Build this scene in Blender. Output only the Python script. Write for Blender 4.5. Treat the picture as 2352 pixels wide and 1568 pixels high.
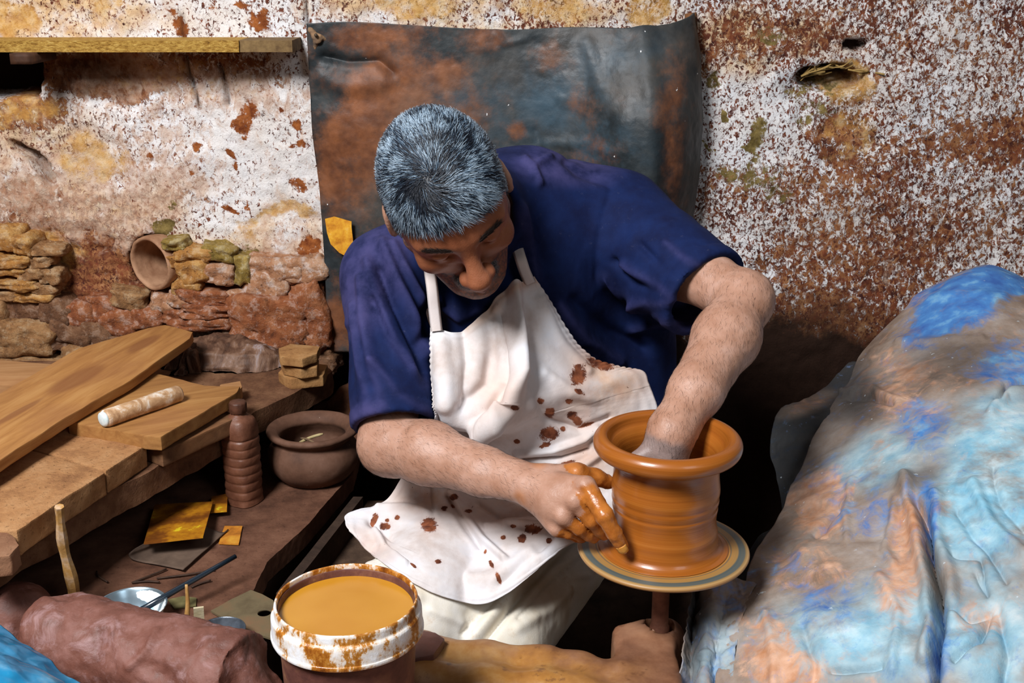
import bpy, bmesh, math, random
import numpy as np
from mathutils import Vector, Matrix
from mathutils.bvhtree import BVHTree

# ---------------------------------------------------------------- camera, world, lights, exposure
SC = bpy.context.scene
COL = SC.collection
for o in list(bpy.data.objects):
    bpy.data.objects.remove(o, do_unlink=True)
CAM_Z = 1.45
PITCH = math.radians(18.0)
FPX = 2700.0
CP, SP = math.cos(PITCH), math.sin(PITCH)
cam_data = bpy.data.cameras.new('camera')
cam_data.sensor_width = 36.0
cam_data.lens = FPX / 2352.0 * 36.0
cam_data.clip_start = 0.02
cam = bpy.data.objects.new('camera', cam_data)
COL.objects.link(cam)
cam.location = (0, 0, CAM_Z)
cam.rotation_euler = (math.pi / 2 - PITCH, 0, 0)
SC.camera = cam
SC.view_settings.view_transform = 'Standard'
SC.view_settings.look = 'None'
SC.view_settings.gamma = 1.0
SC.view_settings.use_curve_mapping = False
SC.view_settings.exposure = 0.0

world = bpy.data.worlds.new('world')
SC.world = world
world.use_nodes = True
world.node_tree.nodes['Background'].inputs[0].default_value = (1.0, 0.86, 0.74, 1)
world.node_tree.nodes['Background'].inputs[1].default_value = 0.06


def area(name, loc, target, sx, sy, power, color):
    l = bpy.data.lights.new(name, 'AREA')
    l.shape = 'RECTANGLE'
    l.size, l.size_y = sx, sy
    l.energy = power
    l.color = color
    o = bpy.data.objects.new(name, l)
    COL.objects.link(o)
    o.location = loc
    o.rotation_euler = (Vector(target) - Vector(loc)).to_track_quat('-Z', 'Y').to_euler()
    return o


area('window_daylight', (-1.25, -0.20, 3.10), (0.05, 1.9, 0.75), 0.85, 0.8, 158, (0.97, 0.98, 1.0))
area('right_fill', (1.5, -0.8, 2.7), (0.45, 1.8, 0.7), 0.9, 1.0, 13, (0.85, 0.93, 1.0))  # weak fill light added at the front right

# ---------------------------------------------------------------- helpers
RNG = np.random.default_rng(11)
random.seed(4)


def P(px, py, d):
    """point of the place seen at pixel (px, py), d metres deep"""
    u = (px - 1176.0) / FPX
    v = (py - 784.0) / FPX
    return np.array([d * u, d * (CP - v * SP), CAM_Z + d * (-SP - v * CP)])


def Pz(px, py, z):
    v = (py - 784.0) / FPX
    return P(px, py, (CAM_Z - z) / (SP + v * CP))


def Py(px, py, y):
    v = (py - 784.0) / FPX
    return P(px, py, y / (CP - v * SP))


def proj(V):
    """pixel position and depth of points in the place"""
    V = np.asarray(V, float)
    y = V[:, 1]
    z = V[:, 2] - CAM_Z
    d = y * CP - z * SP
    w = y * SP + z * CP
    return V[:, 0] / d * FPX + 1176.0, 784.0 - w / d * FPX, d


def unit(v):
    v = np.asarray(v, float)
    return v / np.linalg.norm(v)


def _hash(i, j, k, seed):
    n = (i * 374761393 + j * 668265263 + k * 1274126177 + seed * 974634777) & 0xFFFFFFFF
    n = ((n ^ (n >> 13)) * 1274126177) & 0xFFFFFFFF
    n = n ^ (n >> 16)
    return (n & 0xFFFF) / 32767.5 - 1.0


def vnoise(V, scale, seed=0):
    Q = np.asarray(V, float) * scale
    I = np.floor(Q).astype(np.int64)
    F = Q - I
    F = F * F * F * (F * (F * 6 - 15) + 10)
    r = 0
    for dx in (0, 1):
        wx = F[:, 0] if dx else 1 - F[:, 0]
        for dy in (0, 1):
            wy = F[:, 1] if dy else 1 - F[:, 1]
            for dz in (0, 1):
                wz = F[:, 2] if dz else 1 - F[:, 2]
                r = r + wx * wy * wz * _hash(I[:, 0] + dx, I[:, 1] + dy, I[:, 2] + dz, seed)
    return r


def fbm(V, scale, octaves=4, gain=0.5, seed=0, ridged=False):
    a, s, r = 1.0, scale, 0
    t = 0
    for o in range(octaves):
        n = vnoise(V, s, seed + o * 17)
        if ridged:
            n = 1 - 2 * np.abs(n)
        r = r + a * n
        t += a
        a *= gain
        s *= 2.03
    return r / t


def crumple(V, freq, n, seed, warp=.35):
    """sharp creases like those of a crumpled sheet"""
    rg = np.random.default_rng(seed)
    out = np.zeros(len(V))
    W = np.stack([fbm(V, freq * .45, 3, .5, seed=seed + i) for i in range(3)], 1) * warp / freq * 2
    for i in range(n):
        d = unit(rg.normal(size=3))
        f = freq * rg.uniform(.5, 1.5)
        t = ((V + W) @ d) * f + rg.random()
        tri = np.abs((t % 1.0) - .5) * 2
        m = smooth01(.5 + 1.2 * vnoise(V, freq * .5, seed + 31 * i))
        out += (tri - .5) * m / (f / freq)
    return out / n ** .5


def smooth01(x):
    x = np.clip(x, 0, 1)
    return x * x * (3 - 2 * x)


# ---- implicit shapes on a grid
class Vol:
    def __init__(s, lo, hi, h):
        s.h = h
        s.lo = np.array(lo, float)
        s.n = np.ceil((np.array(hi, float) - s.lo) / h).astype(int) + 1
        s.f = np.full(tuple(s.n), 0.5, np.float32)

    def sub(s, lo, hi):
        a = np.clip(np.floor((np.array(lo) - s.lo) / s.h).astype(int), 0, s.n - 1)
        b = np.clip(np.ceil((np.array(hi) - s.lo) / s.h).astype(int) + 1, 1, s.n)
        sl = tuple(slice(int(i), int(j)) for i, j in zip(a, b))
        X = (s.lo[0] + s.h * np.arange(a[0], b[0], dtype=np.float32))[:, None, None].astype(np.float32)
        Y = (s.lo[1] + s.h * np.arange(a[1], b[1], dtype=np.float32))[None, :, None].astype(np.float32)
        Z = (s.lo[2] + s.h * np.arange(a[2], b[2], dtype=np.float32))[None, None, :].astype(np.float32)
        return sl, X, Y, Z

    def comb(s, sl, d, k, cut=False):
        f = s.f[sl]
        if cut:
            d = -d
            if k > 0:
                h = np.clip(0.5 - 0.5 * (f - d) / k, 0, 1)
                s.f[sl] = f * (1 - h) + d * h + k * h * (1 - h)
            else:
                s.f[sl] = np.maximum(f, d)
        else:
            if k > 0:
                h = np.clip(0.5 + 0.5 * (f - d) / k, 0, 1)
                s.f[sl] = f * (1 - h) + d * h - k * h * (1 - h)
            else:
                s.f[sl] = np.minimum(f, d)

    def cone(s, a, b, r1, r2, k=0.0, cut=False, flat=None, fs=1.0, cap=None):
        a = np.array(a, np.float32)
        b = np.array(b, np.float32)
        m = max(r1, r2) * max(1.0, fs) + k + 3 * s.h
        sl, X, Y, Z = s.sub(np.minimum(a, b) - m, np.maximum(a, b) + m)
        ba = b - a
        L2 = float(ba @ ba) + 1e-12
        x, y, z = X - a[0], Y - a[1], Z - a[2]
        t = (x * ba[0] + y * ba[1] + z * ba[2]) / L2
        tc = np.clip(t, 0, 1)
        qx, qy, qz = x - tc * ba[0], y - tc * ba[1], z - tc * ba[2]
        q2 = qx * qx + qy * qy + qz * qz
        if flat is not None:
            n = unit(flat).astype(np.float32)
            dn = qx * n[0] + qy * n[1] + qz * n[2]
            q2 = q2 + (1.0 / (fs * fs) - 1.0) * dn * dn
        d = np.sqrt(q2) - (r1 + (r2 - r1) * tc)
        if flat is not None:
            d = d * min(1.0, fs)
        if cap is not None:       # flat end at b
            d = np.maximum(d, (t - cap) * math.sqrt(L2))
        s.comb(sl, d, k, cut)

    def ell(s, c, r, R=None, k=0.0, cut=False):
        c = np.array(c, np.float32)
        r = np.array(r, np.float32)
        m = float(r.max()) + k + 3 * s.h
        sl, X, Y, Z = s.sub(c - m, c + m)
        x, y, z = X - c[0], Y - c[1], Z - c[2]
        if R is None:
            u, v, w = x / r[0], y / r[1], z / r[2]
        else:
            R = np.asarray(R, np.float32)
            u = (x * R[0, 0] + y * R[1, 0] + z * R[2, 0]) / r[0]
            v = (x * R[0, 1] + y * R[1, 1] + z * R[2, 1]) / r[1]
            w = (x * R[0, 2] + y * R[1, 2] + z * R[2, 2]) / r[2]
        k0 = np.sqrt(u * u + v * v + w * w)
        k1 = np.sqrt((u / r[0]) ** 2 + (v / r[1]) ** 2 + (w / r[2]) ** 2) + 1e-9
        d = k0 * (k0 - 1) / k1
        s.comb(sl, d, k, cut)

    def box(s, c, r, R=None, rad=0.0, k=0.0, cut=False):
        c = np.array(c, np.float32)
        r = np.array(r, np.float32)
        m = float(np.linalg.norm(r)) + k + 3 * s.h
        sl, X, Y, Z = s.sub(c - m, c + m)
        x, y, z = X - c[0], Y - c[1], Z - c[2]
        if R is not None:
            R = np.asarray(R, np.float32)
            x, y, z = (x * R[0, 0] + y * R[1, 0] + z * R[2, 0], x * R[0, 1] + y * R[1, 1] + z * R[2, 1],
                       x * R[0, 2] + y * R[1, 2] + z * R[2, 2])
        x, y, z = np.broadcast_arrays(np.abs(x) - (r[0] - rad), np.abs(y) - (r[1] - rad), np.abs(z) - (r[2] - rad))
        d = np.sqrt(np.maximum(x, 0) ** 2 + np.maximum(y, 0) ** 2 + np.maximum(z, 0) ** 2) + np.minimum(np.maximum(x, np.maximum(y, z)), 0) - rad
        s.comb(sl, d, k, cut)

    def mesh(s):
        f = s.f
        f[0], f[-1], f[:, 0], f[:, -1], f[:, :, 0], f[:, :, -1] = .5, .5, .5, .5, .5, .5
        ins = f < 0
        c = np.zeros(tuple(s.n - 1), np.uint8)
        offs = [(i, j, k) for i in (0, 1) for j in (0, 1) for k in (0, 1)]
        nx, ny, nz = s.n
        for i, j, k in offs:
            c += ins[i:nx - 1 + i, j:ny - 1 + j, k:nz - 1 + k]
        act = (c > 0) & (c < 8)
        I = np.argwhere(act)
        vid = np.full(act.shape, -1, np.int32)
        vid[act] = np.arange(len(I))
        acc = np.zeros((len(I), 3))
        cnt = np.zeros(len(I))
        g = {o: f[I[:, 0] + o[0], I[:, 1] + o[1], I[:, 2] + o[2]] for o in offs}
        for ax in range(3):
            for o in offs:
                if o[ax]:
                    continue
                o2 = list(o)
                o2[ax] = 1
                o2 = tuple(o2)
                a, b = g[o], g[o2]
                m = (a < 0) != (b < 0)
                t = a[m] / (a[m] - b[m])
                p = np.tile(np.array(o, float), (m.sum(), 1))
                p[:, ax] = t
                acc[m] += p
                cnt[m] += 1
        V = s.lo + s.h * (I + acc / np.maximum(cnt, 1)[:, None])
        quads = []
        for ax in range(3):
            sl0 = [slice(1, -1)] * 3
            sl1 = [slice(1, -1)] * 3
            sl0[ax] = slice(0, -1)
            sl1[ax] = slice(1, None)
            a, b = ins[tuple(sl0)], ins[tuple(sl1)]
            E = np.argwhere(a != b)
            base = E + 1
            base[:, ax] = E[:, ax]
            u, w = (ax + 1) % 3, (ax + 2) % 3
            q = []
            for du, dw in ((-1, -1), (0, -1), (0, 0), (-1, 0)):
                r = base.copy()
                r[:, u] += du
                r[:, w] += dw
                q.append(vid[r[:, 0], r[:, 1], r[:, 2]])
            q = np.stack(q, 1)
            inside_first = a[E[:, 0], E[:, 1], E[:, 2]]
            q[~inside_first] = q[~inside_first][:, ::-1]
            quads.append(q)
        Q = np.concatenate(quads)
        Q = Q[(Q >= 0).all(1)]
        return V, Q


def normals(V, Q):
    N = np.zeros_like(V)
    n = np.cross(V[Q[:, 2]] - V[Q[:, 0]], V[Q[:, -1]] - V[Q[:, 1]])
    for i in range(Q.shape[1]):
        for c in range(3):
            N[:, c] += np.bincount(Q[:, i], n[:, c], len(V))
    return N / (np.linalg.norm(N, axis=1)[:, None] + 1e-12)


def relax(V, Q, it=1, w=0.5):
    for _ in range(it):
        S = np.zeros_like(V)
        C = np.zeros(len(V))
        k = Q.shape[1]
        for i in range(k):
            a, b = Q[:, i], Q[:, (i + 1) % k]
            for c in range(3):
                S[:, c] += np.bincount(a, V[b, c], len(V)) + np.bincount(b, V[a, c], len(V))
            C += np.bincount(a, minlength=len(V)) + np.bincount(b, minlength=len(V))
        V = V * (1 - w) + w * S / np.maximum(C, 1)[:, None]
    return V


def relax_n(N, Q, it=4):
    N = relax(N, Q, it, .5)
    return N / (np.linalg.norm(N, axis=1)[:, None] + 1e-9)


# ---- objects
def empty(name, loc):
    o = bpy.data.objects.new(name, None)
    o.empty_display_size = 0.05
    COL.objects.link(o)
    o.location = [float(c) for c in loc]
    return o


def tag(o, label=None, cat=None, group=None, kind=None):
    if label:
        o['label'] = label
    if cat:
        o['category'] = cat
    if group:
        o['group'] = group
    if kind:
        o['kind'] = kind
    return o


def mesh_obj(name, V, F, mat, parent=None, origin=None, smooth=True, attrs=None, uv=None):
    """one mesh object; V in place coordinates; F an (n,k) array or a list of tuples"""
    V = np.asarray(V, float)
    root = parent
    base = np.zeros(3)
    while root is not None:
        base = base + np.array(root.location)
        root = root.parent
    if origin is None:
        origin = base if parent is not None else np.array([(V[:, 0].min() + V[:, 0].max()) / 2, (V[:, 1].min() + V[:, 1].max()) / 2, V[:, 2].min()])
    origin = np.asarray(origin, float)
    me = bpy.data.meshes.new(name)
    L = (V - origin)
    if isinstance(F, np.ndarray):
        n, k = F.shape
        me.vertices.add(len(L))
        me.vertices.foreach_set('co', L.astype(np.float32).ravel())
        me.loops.add(n * k)
        me.loops.foreach_set('vertex_index', F.astype(np.int32).ravel())
        me.polygons.add(n)
        me.polygons.foreach_set('loop_start', np.arange(0, n * k, k, dtype=np.int32))
        try:
            me.polygons.foreach_set('loop_total', np.full(n, k, np.int32))
        except Exception:
            pass
        me.update(calc_edges=True)
        me.validate()
    else:
        me.from_pydata(L.tolist(), [], [tuple(int(i) for i in f) for f in F])
        me.update()
    me.polygons.foreach_set('use_smooth', np.full(len(me.polygons), smooth, bool))
    if attrs:
        for k_, a in attrs.items():
            a = np.asarray(a, np.float32)
            if a.ndim == 1:
                at = me.attributes.new(k_, 'FLOAT', 'POINT')
                at.data.foreach_set('value', a)
            else:
                at = me.attributes.new(k_, 'FLOAT_COLOR', 'POINT')
                if a.shape[1] == 3:
                    a = np.concatenate([a, np.ones((len(a), 1), np.float32)], 1)
                at.data.foreach_set('color', a.ravel())
    if mat:
        me.materials.append(mat)
    o = bpy.data.objects.new(name, me)
    COL.objects.link(o)
    o.parent = parent
    o.location = origin - base
    return o


def sharp(o, deg=35):
    """shade by angle: mark hard edges"""
    me = o.data
    bm = bmesh.new()
    bm.from_mesh(me)
    lim = math.radians(deg)
    for e in bm.edges:
        if len(e.link_faces) == 2:
            e.smooth = e.calc_face_angle(0) < lim
    bm.to_mesh(me)
    bm.free()
    return o


def grid_faces(nu, nv, closed=False):
    i = np.arange(nv - 1)[:, None] * nu
    cols = nu if closed else nu - 1
    j = np.arange(cols)[None, :]
    j2 = (j + 1) % nu
    return np.stack([i + j, i + j2, i + nu + j2, i + nu + j], -1).reshape(-1, 4)


def lathe(prof, center, axis=(0, 0, 1), n=64, jitter=0.0, seed=0):
    """prof: (r, h) pairs"""
    az = unit(axis)
    ax = unit(np.cross(az, (0, 1, 0.01)) if abs(az[1]) < .9 else np.cross(az, (1, 0, 0)))
    ay = np.cross(az, ax)
    prof = np.array(prof, float)
    t = np.linspace(0, 2 * np.pi, n, endpoint=False)
    V = np.array(center)[None, None] + prof[:, 0, None, None] * (np.cos(t)[None, :, None] * ax + np.sin(t)[None, :, None] * ay) + prof[:, 1, None, None] * az
    V = V.reshape(-1, 3)
    F = grid_faces(n, len(prof), True)
    if jitter:
        nn = fbm(V, 40, 3, seed=seed)
        d = V - np.array(center)
        d = d - (d @ az)[:, None] * az
        V = V + d / (np.linalg.norm(d, axis=1)[:, None] + 1e-6) * (nn * jitter)[:, None]
    return V, F


def catmull(C, n):
    """C: (m, ...) control -> n samples of a Catmull-Rom curve"""
    C = np.asarray(C, float)
    m = len(C)
    t = np.linspace(0, m - 1, n)
    i = np.clip(np.floor(t).astype(int), 0, m - 2)
    f = (t - i).reshape((-1,) + (1,) * (C.ndim - 1))
    g = lambda k: C[np.clip(k, 0, m - 1)]
    p0 = np.where((i == 0).reshape(f.shape), 2 * g(i) - g(i + 1), g(i - 1))
    p3 = np.where((i == m - 2).reshape(f.shape), 2 * g(i + 1) - g(i), g(i + 2))
    p1, p2 = g(i), g(i + 1)
    return 0.5 * ((2 * p1) + (-p0 + p2) * f + (2 * p0 - 5 * p1 + 4 * p2 - p3) * f ** 2 + (-p0 + 3 * p1 - 3 * p2 + p3) * f ** 3)


def net(C, nu, nv):
    """control net (rows, cols, 3) -> (nv, nu, 3)"""
    A = catmull(np.asarray(C, float), nv)
    return np.swapaxes(catmull(np.swapaxes(A, 0, 1), nu), 0, 1)


def tube(path, radii, n=10, caps=True):
    path = np.asarray(path, float)
    m = len(path)
    radii = np.broadcast_to(np.asarray(radii, float), (m,))
    T = np.gradient(path, axis=0)
    T /= np.linalg.norm(T, axis=1)[:, None] + 1e-12
    u = unit(np.cross(T[0], (0.3, 0.2, 1.0)))
    V = []
    t = np.linspace(0, 2 * np.pi, n, endpoint=False)
    for i in range(m):
        u = unit(u - (u @ T[i]) * T[i])
        w = np.cross(T[i], u)
        V.append(path[i] + radii[i] * (np.cos(t)[:, None] * u + np.sin(t)[:, None] * w))
    V = np.concatenate(V)
    F = [tuple(f) for f in grid_faces(n, m, True)]
    if caps:
        F.append(tuple(range(n))[::-1])
        F.append(tuple(range((m - 1) * n, m * n)))
    return V, F


def prism(poly, thick, rough=0.0, seed=0, cuts=6, normal=None, bevel=0.0):
    """slab from a planar outline of place points (top face); extruded down by thick, edges subdivided and roughened"""
    poly = np.asarray(poly, float)
    n = np.zeros(3)
    for i in range(len(poly)):
        n += np.cross(poly[i], poly[(i + 1) % len(poly)])
    n = unit(n)
    if n[2] < 0:
        poly = poly[::-1]
        n = -n
    bm = bmesh.new()
    top = [bm.verts.new(p) for p in poly]
    bot = [bm.verts.new(p - n * thick) for p in poly]
    k = len(poly)
    bm.faces.new(top)
    bm.faces.new(bot[::-1])
    for i in range(k):
        j = (i + 1) % k
        bm.faces.new((top[j], top[i], bot[i], bot[j]))
    if cuts:
        bmesh.ops.subdivide_edges(bm, edges=bm.edges[:], cuts=cuts, use_grid_fill=True)
    if bevel:
        es = [e for e in bm.edges if len(e.link_faces) == 2 and e.calc_face_angle(0) > 0.6]
        bmesh.ops.bevel(bm, geom=es, offset=bevel, segments=2, affect='EDGES', profile=0.6)
    bmesh.ops.triangulate(bm, faces=[f for f in bm.faces if len(f.verts) > 4])
    bm.verts.index_update()
    V = np.array([v.co[:] for v in bm.verts])
    F = [tuple(v.index for v in f.verts) for f in bm.faces]
    bm.free()
    if rough:
        c = V.mean(0)
        for ax in range(3):
            V[:, ax] += rough * fbm(V, 28, 3, 0.6, seed=seed + ax * 7) * (1.0 if ax < 2 else 0.5)
    return V, F


def blob_px(X, Y, px, py, rx, ry, rot=0.0, soft=1.0):
    """soft-edged spot in pixel space, 1 inside"""
    c, s = math.cos(math.radians(rot)), math.sin(math.radians(rot))
    dx, dy = X - px, Y - py
    u = (dx * c + dy * s) / rx
    w = (-dx * s + dy * c) / ry
    r = np.sqrt(u * u + w * w)
    return smooth01((1 + soft * 0.5 - r) / soft)


def line_px(X, Y, pts, w):
    """gaussian ridge along a polyline in pixel space"""
    D = np.full(X.shape, 1e9)
    pts = np.asarray(pts, float)
    for a, b in zip(pts[:-1], pts[1:]):
        ab = b - a
        t = np.clip(((X - a[0]) * ab[0] + (Y - a[1]) * ab[1]) / (ab @ ab + 1e-9), 0, 1)
        D = np.minimum(D, (X - a[0] - t * ab[0]) ** 2 + (Y - a[1] - t * ab[1]) ** 2)
    return np.exp(-D / (w * w))


# ---- materials
class NT:
    def __init__(s, name):
        s.m = bpy.data.materials.new(name)
        s.m.use_nodes = True
        s.t = s.m.node_tree
        s.t.nodes.clear()
        s.co = None

    def new(s, typ, **kw):
        n = s.t.nodes.new(typ)
        for k, v in kw.items():
            setattr(n, k, v)
        return n

    def put(s, sock, v):
        if isinstance(v, bpy.types.NodeSocket):
            s.t.links.new(v, sock)
        elif isinstance(v, (tuple, list)):
            if len(v) == 3 and sock.type == 'RGBA':
                v = tuple(v) + (1.0,)
            sock.default_value = v
        else:
            sock.default_value = v

    def coord(s, scale=None, which='Object'):
        n = s.new('ShaderNodeTexCoord').outputs[which]
        if scale is None:
            return n
        m = s.new('ShaderNodeMapping')
        s.put(m.inputs['Vector'], n)
        m.inputs['Scale'].default_value = scale
        return m.outputs[0]

    def noise(s, scale, detail=4, rough=0.55, vec=None, dist=0.0):
        n = s.new('ShaderNodeTexNoise')
        s.put(n.inputs['Vector'], vec if vec is not None else s.coord())
        n.inputs['Scale'].default_value = scale
        n.inputs['Detail'].default_value = detail
        n.inputs['Roughness'].default_value = rough
        n.inputs['Distortion'].default_value = dist
        return n.outputs['Fac']

    def voro(s, scale, vec=None, feature='F1'):
        n = s.new('ShaderNodeTexVoronoi', feature=feature)
        s.put(n.inputs['Vector'], vec if vec is not None else s.coord())
        n.inputs['Scale'].default_value = scale
        return n.outputs['Distance']

    def ramp(s, fac, stops, interp='LINEAR'):
        n = s.new('ShaderNodeValToRGB')
        s.put(n.inputs[0], fac)
        r = n.color_ramp
        r.interpolation = interp
        while len(r.elements) < len(stops):
            r.elements.new(0.5)
        for e, (p, c) in zip(r.elements, stops):
            e.position = p
            e.color = (c if len(c) == 4 else tuple(c) + (1,)) if not isinstance(c, (int, float)) else (c, c, c, 1)
        return n.outputs[0]

    def mix(s, fac, a, b, mode='MIX'):
        n = s.new('ShaderNodeMix', data_type='RGBA', blend_type=mode)
        s.put(n.inputs[0], fac)
        s.put(n.inputs[6], a)
        s.put(n.inputs[7], b)
        return n.outputs[2]

    def math(s, op, a, b=0.0, c=0.0, clamp=False):
        n = s.new('ShaderNodeMath', operation=op, use_clamp=clamp)
        s.put(n.inputs[0], a)
        s.put(n.inputs[1], b)
        s.put(n.inputs[2], c)
        return n.outputs[0]

    def step(s, x, lo, hi):
        n = s.new('ShaderNodeMapRange', interpolation_type='SMOOTHSTEP')
        s.put(n.inputs[0], x)
        s.put(n.inputs[1], lo)
        s.put(n.inputs[2], hi)
        return n.outputs[0]

    def attr(s, name, color=False):
        n = s.new('ShaderNodeAttribute', attribute_name=name)
        return n.outputs['Color' if color else 'Fac']

    def cover(s, amount, noise, soft=0.05, bias=0.0):
        """crisp-edged patch: where noise exceeds 1 - amount"""
        # noise centred on .5 with spread .15: map amount 0..1 to threshold .85..(.15)
        th = s.math('MULTIPLY_ADD', amount, -0.62, 0.82 + bias)
        return s.step(s.math('SUBTRACT', noise, th), -soft, soft)

    def out(s, color, rough=0.6, bump=None, strength=0.4, dist=0.003, spec=0.4, metal=0.0, sss=0.0, trans=0.0, coat=0.0, sheen=0.0, alpha=None):
        p = s.new('ShaderNodeBsdfPrincipled')
        s.put(p.inputs['Base Color'], color)
        s.put(p.inputs['Roughness'], rough)
        s.put(p.inputs['Metallic'], metal)
        s.put(p.inputs['Specular IOR Level'], spec)
        if sss:
            p.inputs['Subsurface Weight'].default_value = sss
            p.inputs['Subsurface Radius'].default_value = (0.012, 0.004, 0.002)
            p.inputs['Subsurface Scale'].default_value = 0.6
        if coat:
            s.put(p.inputs['Coat Weight'], coat)
            p.inputs['Coat Roughness'].default_value = 0.15
        if sheen:
            p.inputs['Sheen Weight'].default_value = sheen
        if trans:
            p.inputs['Transmission Weight'].default_value = trans
        if bump is not None:
            b = s.new('ShaderNodeBump')
            s.put(b.inputs['Height'], bump)
            b.inputs['Strength'].default_value = strength
            b.inputs['Distance'].default_value = dist
            s.t.links.new(b.outputs[0], p.inputs['Normal'])
        o = s.new('ShaderNodeOutputMaterial')
        s.t.links.new(p.outputs[0], o.inputs[0])
        return s.m


def m_simple(name, a, b, scale=20, rough=0.7, bump=0.4, dist=0.002, stretch=None, spec=0.3, detail=6, c=None, **kw):
    """two or three colours mixed by noise, with matching relief"""
    t = NT(name)
    v = t.coord(stretch) if stretch else t.coord()
    n = t.noise(scale, detail, 0.62, v)
    stops = [(0.3, a), (0.7, b)] if c is None else [(0.25, a), (0.5, b), (0.75, c)]
    col = t.ramp(n, stops)
    n2 = t.noise(scale * 5, 5, 0.6, v)
    h = t.math('ADD', n, t.math('MULTIPLY', n2, 0.5))
    return t.out(col, rough, h, bump, dist, spec, **kw)

# ---------------------------------------------------------------- the potter
def build_person():
    # --- head frame: x = his right, y = face, z = crown
    HC = P(1029, 459, 1.60)
    cdir = unit(np.array([0, 0, CAM_Z]) - HC)
    Xc = np.array([1.0, 0, 0])
    Xc = unit(Xc - (Xc @ cdir) * cdir)
    dn = np.cross(Xc, cdir)
    if dn[2] > 0:
        dn = -dn
    ROLL, TILT = math.radians(21), math.radians(39)
    m = math.cos(ROLL) * dn + math.sin(ROLL) * Xc
    up = math.cos(TILT) * cdir - math.sin(TILT) * m
    fw = math.cos(TILT) * m + math.sin(TILT) * cdir
    rt = np.cross(fw, up)
    R = np.stack([rt, fw, up], 1)
    S = 1.04
    H = lambda x, y, z: HC + S * (R @ np.array([x, y, z]))
    toH = lambda V: ((V - HC) @ R) / S

    vol = Vol((-0.30, 1.30, 0.62), (0.40, 2.02, 1.34), 0.0025)
    # cranium and face
    vol.ell(H(0, -.016, .028), np.array([.0765, .093, .088]) * S, R)
    vol.ell(H(0, .035, .035), np.array([.064, .050, .056]) * S, R, k=.03)
    vol.cone(H(0, .028, -.012), H(0, .048, -.083), .064 * S, .036 * S, k=.03)
    for sx in (-1, 1):
        vol.ell(H(sx * .043, .060, -.026), np.array([.024, .022, .020]) * S, R, k=.018)
        vol.cone(H(sx * .054, .004, -.045), H(sx * .022, .064, -.094), .022 * S, .016 * S, k=.025)
        vol.cone(H(sx * .012, .083, .019), H(sx * .050, .066, .017), .011 * S, .010 * S, k=.014)
    vol.ell(H(0, .076, -.102), np.array([.022, .017, .016]) * S, R, k=.016)
    for sx in (-1, 1):
        vol.ell(H(sx * .033, .097, -.001), np.array([.020, .017, .012]) * S, R, k=.012, cut=True)
        vol.ell(H(sx * .033, .0725, -.002), np.array([.0145, .0135, .0125]) * S, R, k=.003)
        vol.ell(H(sx * .033, .0745, .003), np.array([.0165, .0140, .0095]) * S, R, k=.003)   # lowered upper lid
        vol.cone(H(sx * .020, .0835, -.004), H(sx * .046, .0765, -.005), .0028, .0022, k=.003, cut=True)
    # nose
    vol.cone(H(0, .084, .012), H(0, .110, -.034), .0085 * S, .0125 * S, k=.014)
    vol.ell(H(0, .113, -.037), np.array([.0162, .0140, .0130]) * S, R, k=.008)
    for sx in (-1, 1):
        vol.ell(H(sx * .0150, .100, -.041), np.array([.0098, .0128, .0088]) * S, R, k=.006)
        vol.ell(H(sx * .008, .106, -.0505), np.array([.0045, .006, .004]) * S, R, k=.003, cut=True)
    # mouth
    vol.ell(H(0, .082, -.066), np.array([.028, .017, .020]) * S, R, k=.012)
    vol.cone(H(-.022, .083, -.0665), H(0, .099, -.0625), .0042, .0058, k=.006)
    vol.cone(H(.022, .083, -.0665), H(0, .099, -.0625), .0042, .0058, k=.006)
    vol.cone(H(-.018, .083, -.074), H(0, .097, -.0755), .0042, .0068, k=.006)
    vol.cone(H(.018, .083, -.074), H(0, .097, -.0755), .0042, .0068, k=.006)
    vol.cone(H(-.024, .085, -.0695), H(0, .104, -.0690), .0016, .0020, k=.003, cut=True)
    vol.cone(H(.024, .085, -.0695), H(0, .104, -.0690), .0016, .0020, k=.003, cut=True)
    # ears
    for sx in (-1, 1):
        a = unit(R @ np.array([1.0, sx * -.35, .0]))
        up_ = unit(R @ np.array([0, -.22, 1.0]) - (R @ np.array([0, -.22, 1.0]) @ a) * a)
        E = np.stack([a, np.cross(up_, a), up_], 1)
        c = H(sx * .0795, -.012, -.004)
        vol.ell(c, np.array([.0075, .018, .030]) * S, E, k=.006)
        vol.ell(c + a * sx * .009 + E[:, 1] * .002, np.array([.006, .011, .020]) * S, E, k=.004, cut=True)
        vol.ell(c + up_ * -.024, np.array([.006, .009, .010]) * S, E, k=.005)
    # neck and the hidden body that joins the limbs
    NB = P(1108, 482, 1.80)
    vol.cone(H(0, -.028, -.045), NB, .054, .058, k=.03)
    SR, SL = P(888, 625, 1.78), P(1418, 505, 1.87)
    vol.cone(NB, SR, .055, .042, k=.03)
    vol.cone(NB, SL, .055, .045, k=.03)
    # his right arm (viewer's left)
    ER, WR = P(893, 1020, 1.695), P(1212, 1110, 1.555)
    vol.cone(SR, P(897, 820, 1.752), .048, .045, k=.02)
    vol.cone(P(897, 820, 1.752), ER, .045, .041, k=.02)
    vol.ell(ER + np.array([.006, 0, -.004]), (.040, .040, .036), k=.02)
    fr = P(985, 1040, 1.655)
    vol.cone(ER, fr, .040, .0425, k=.02)
    vol.cone(fr, P(1110, 1082, 1.60), .0425, .0330, k=.02)
    armdir = unit(WR - fr)
    dors = unit(np.array([-.1, -.75, .65]))          # back of the hand faces the lens and the window
    dors = unit(dors - (dors @ armdir) * armdir)
    vol.cone(P(1110, 1082, 1.60), WR, .0330, .0275, k=.012, flat=dors, fs=.86)
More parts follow.
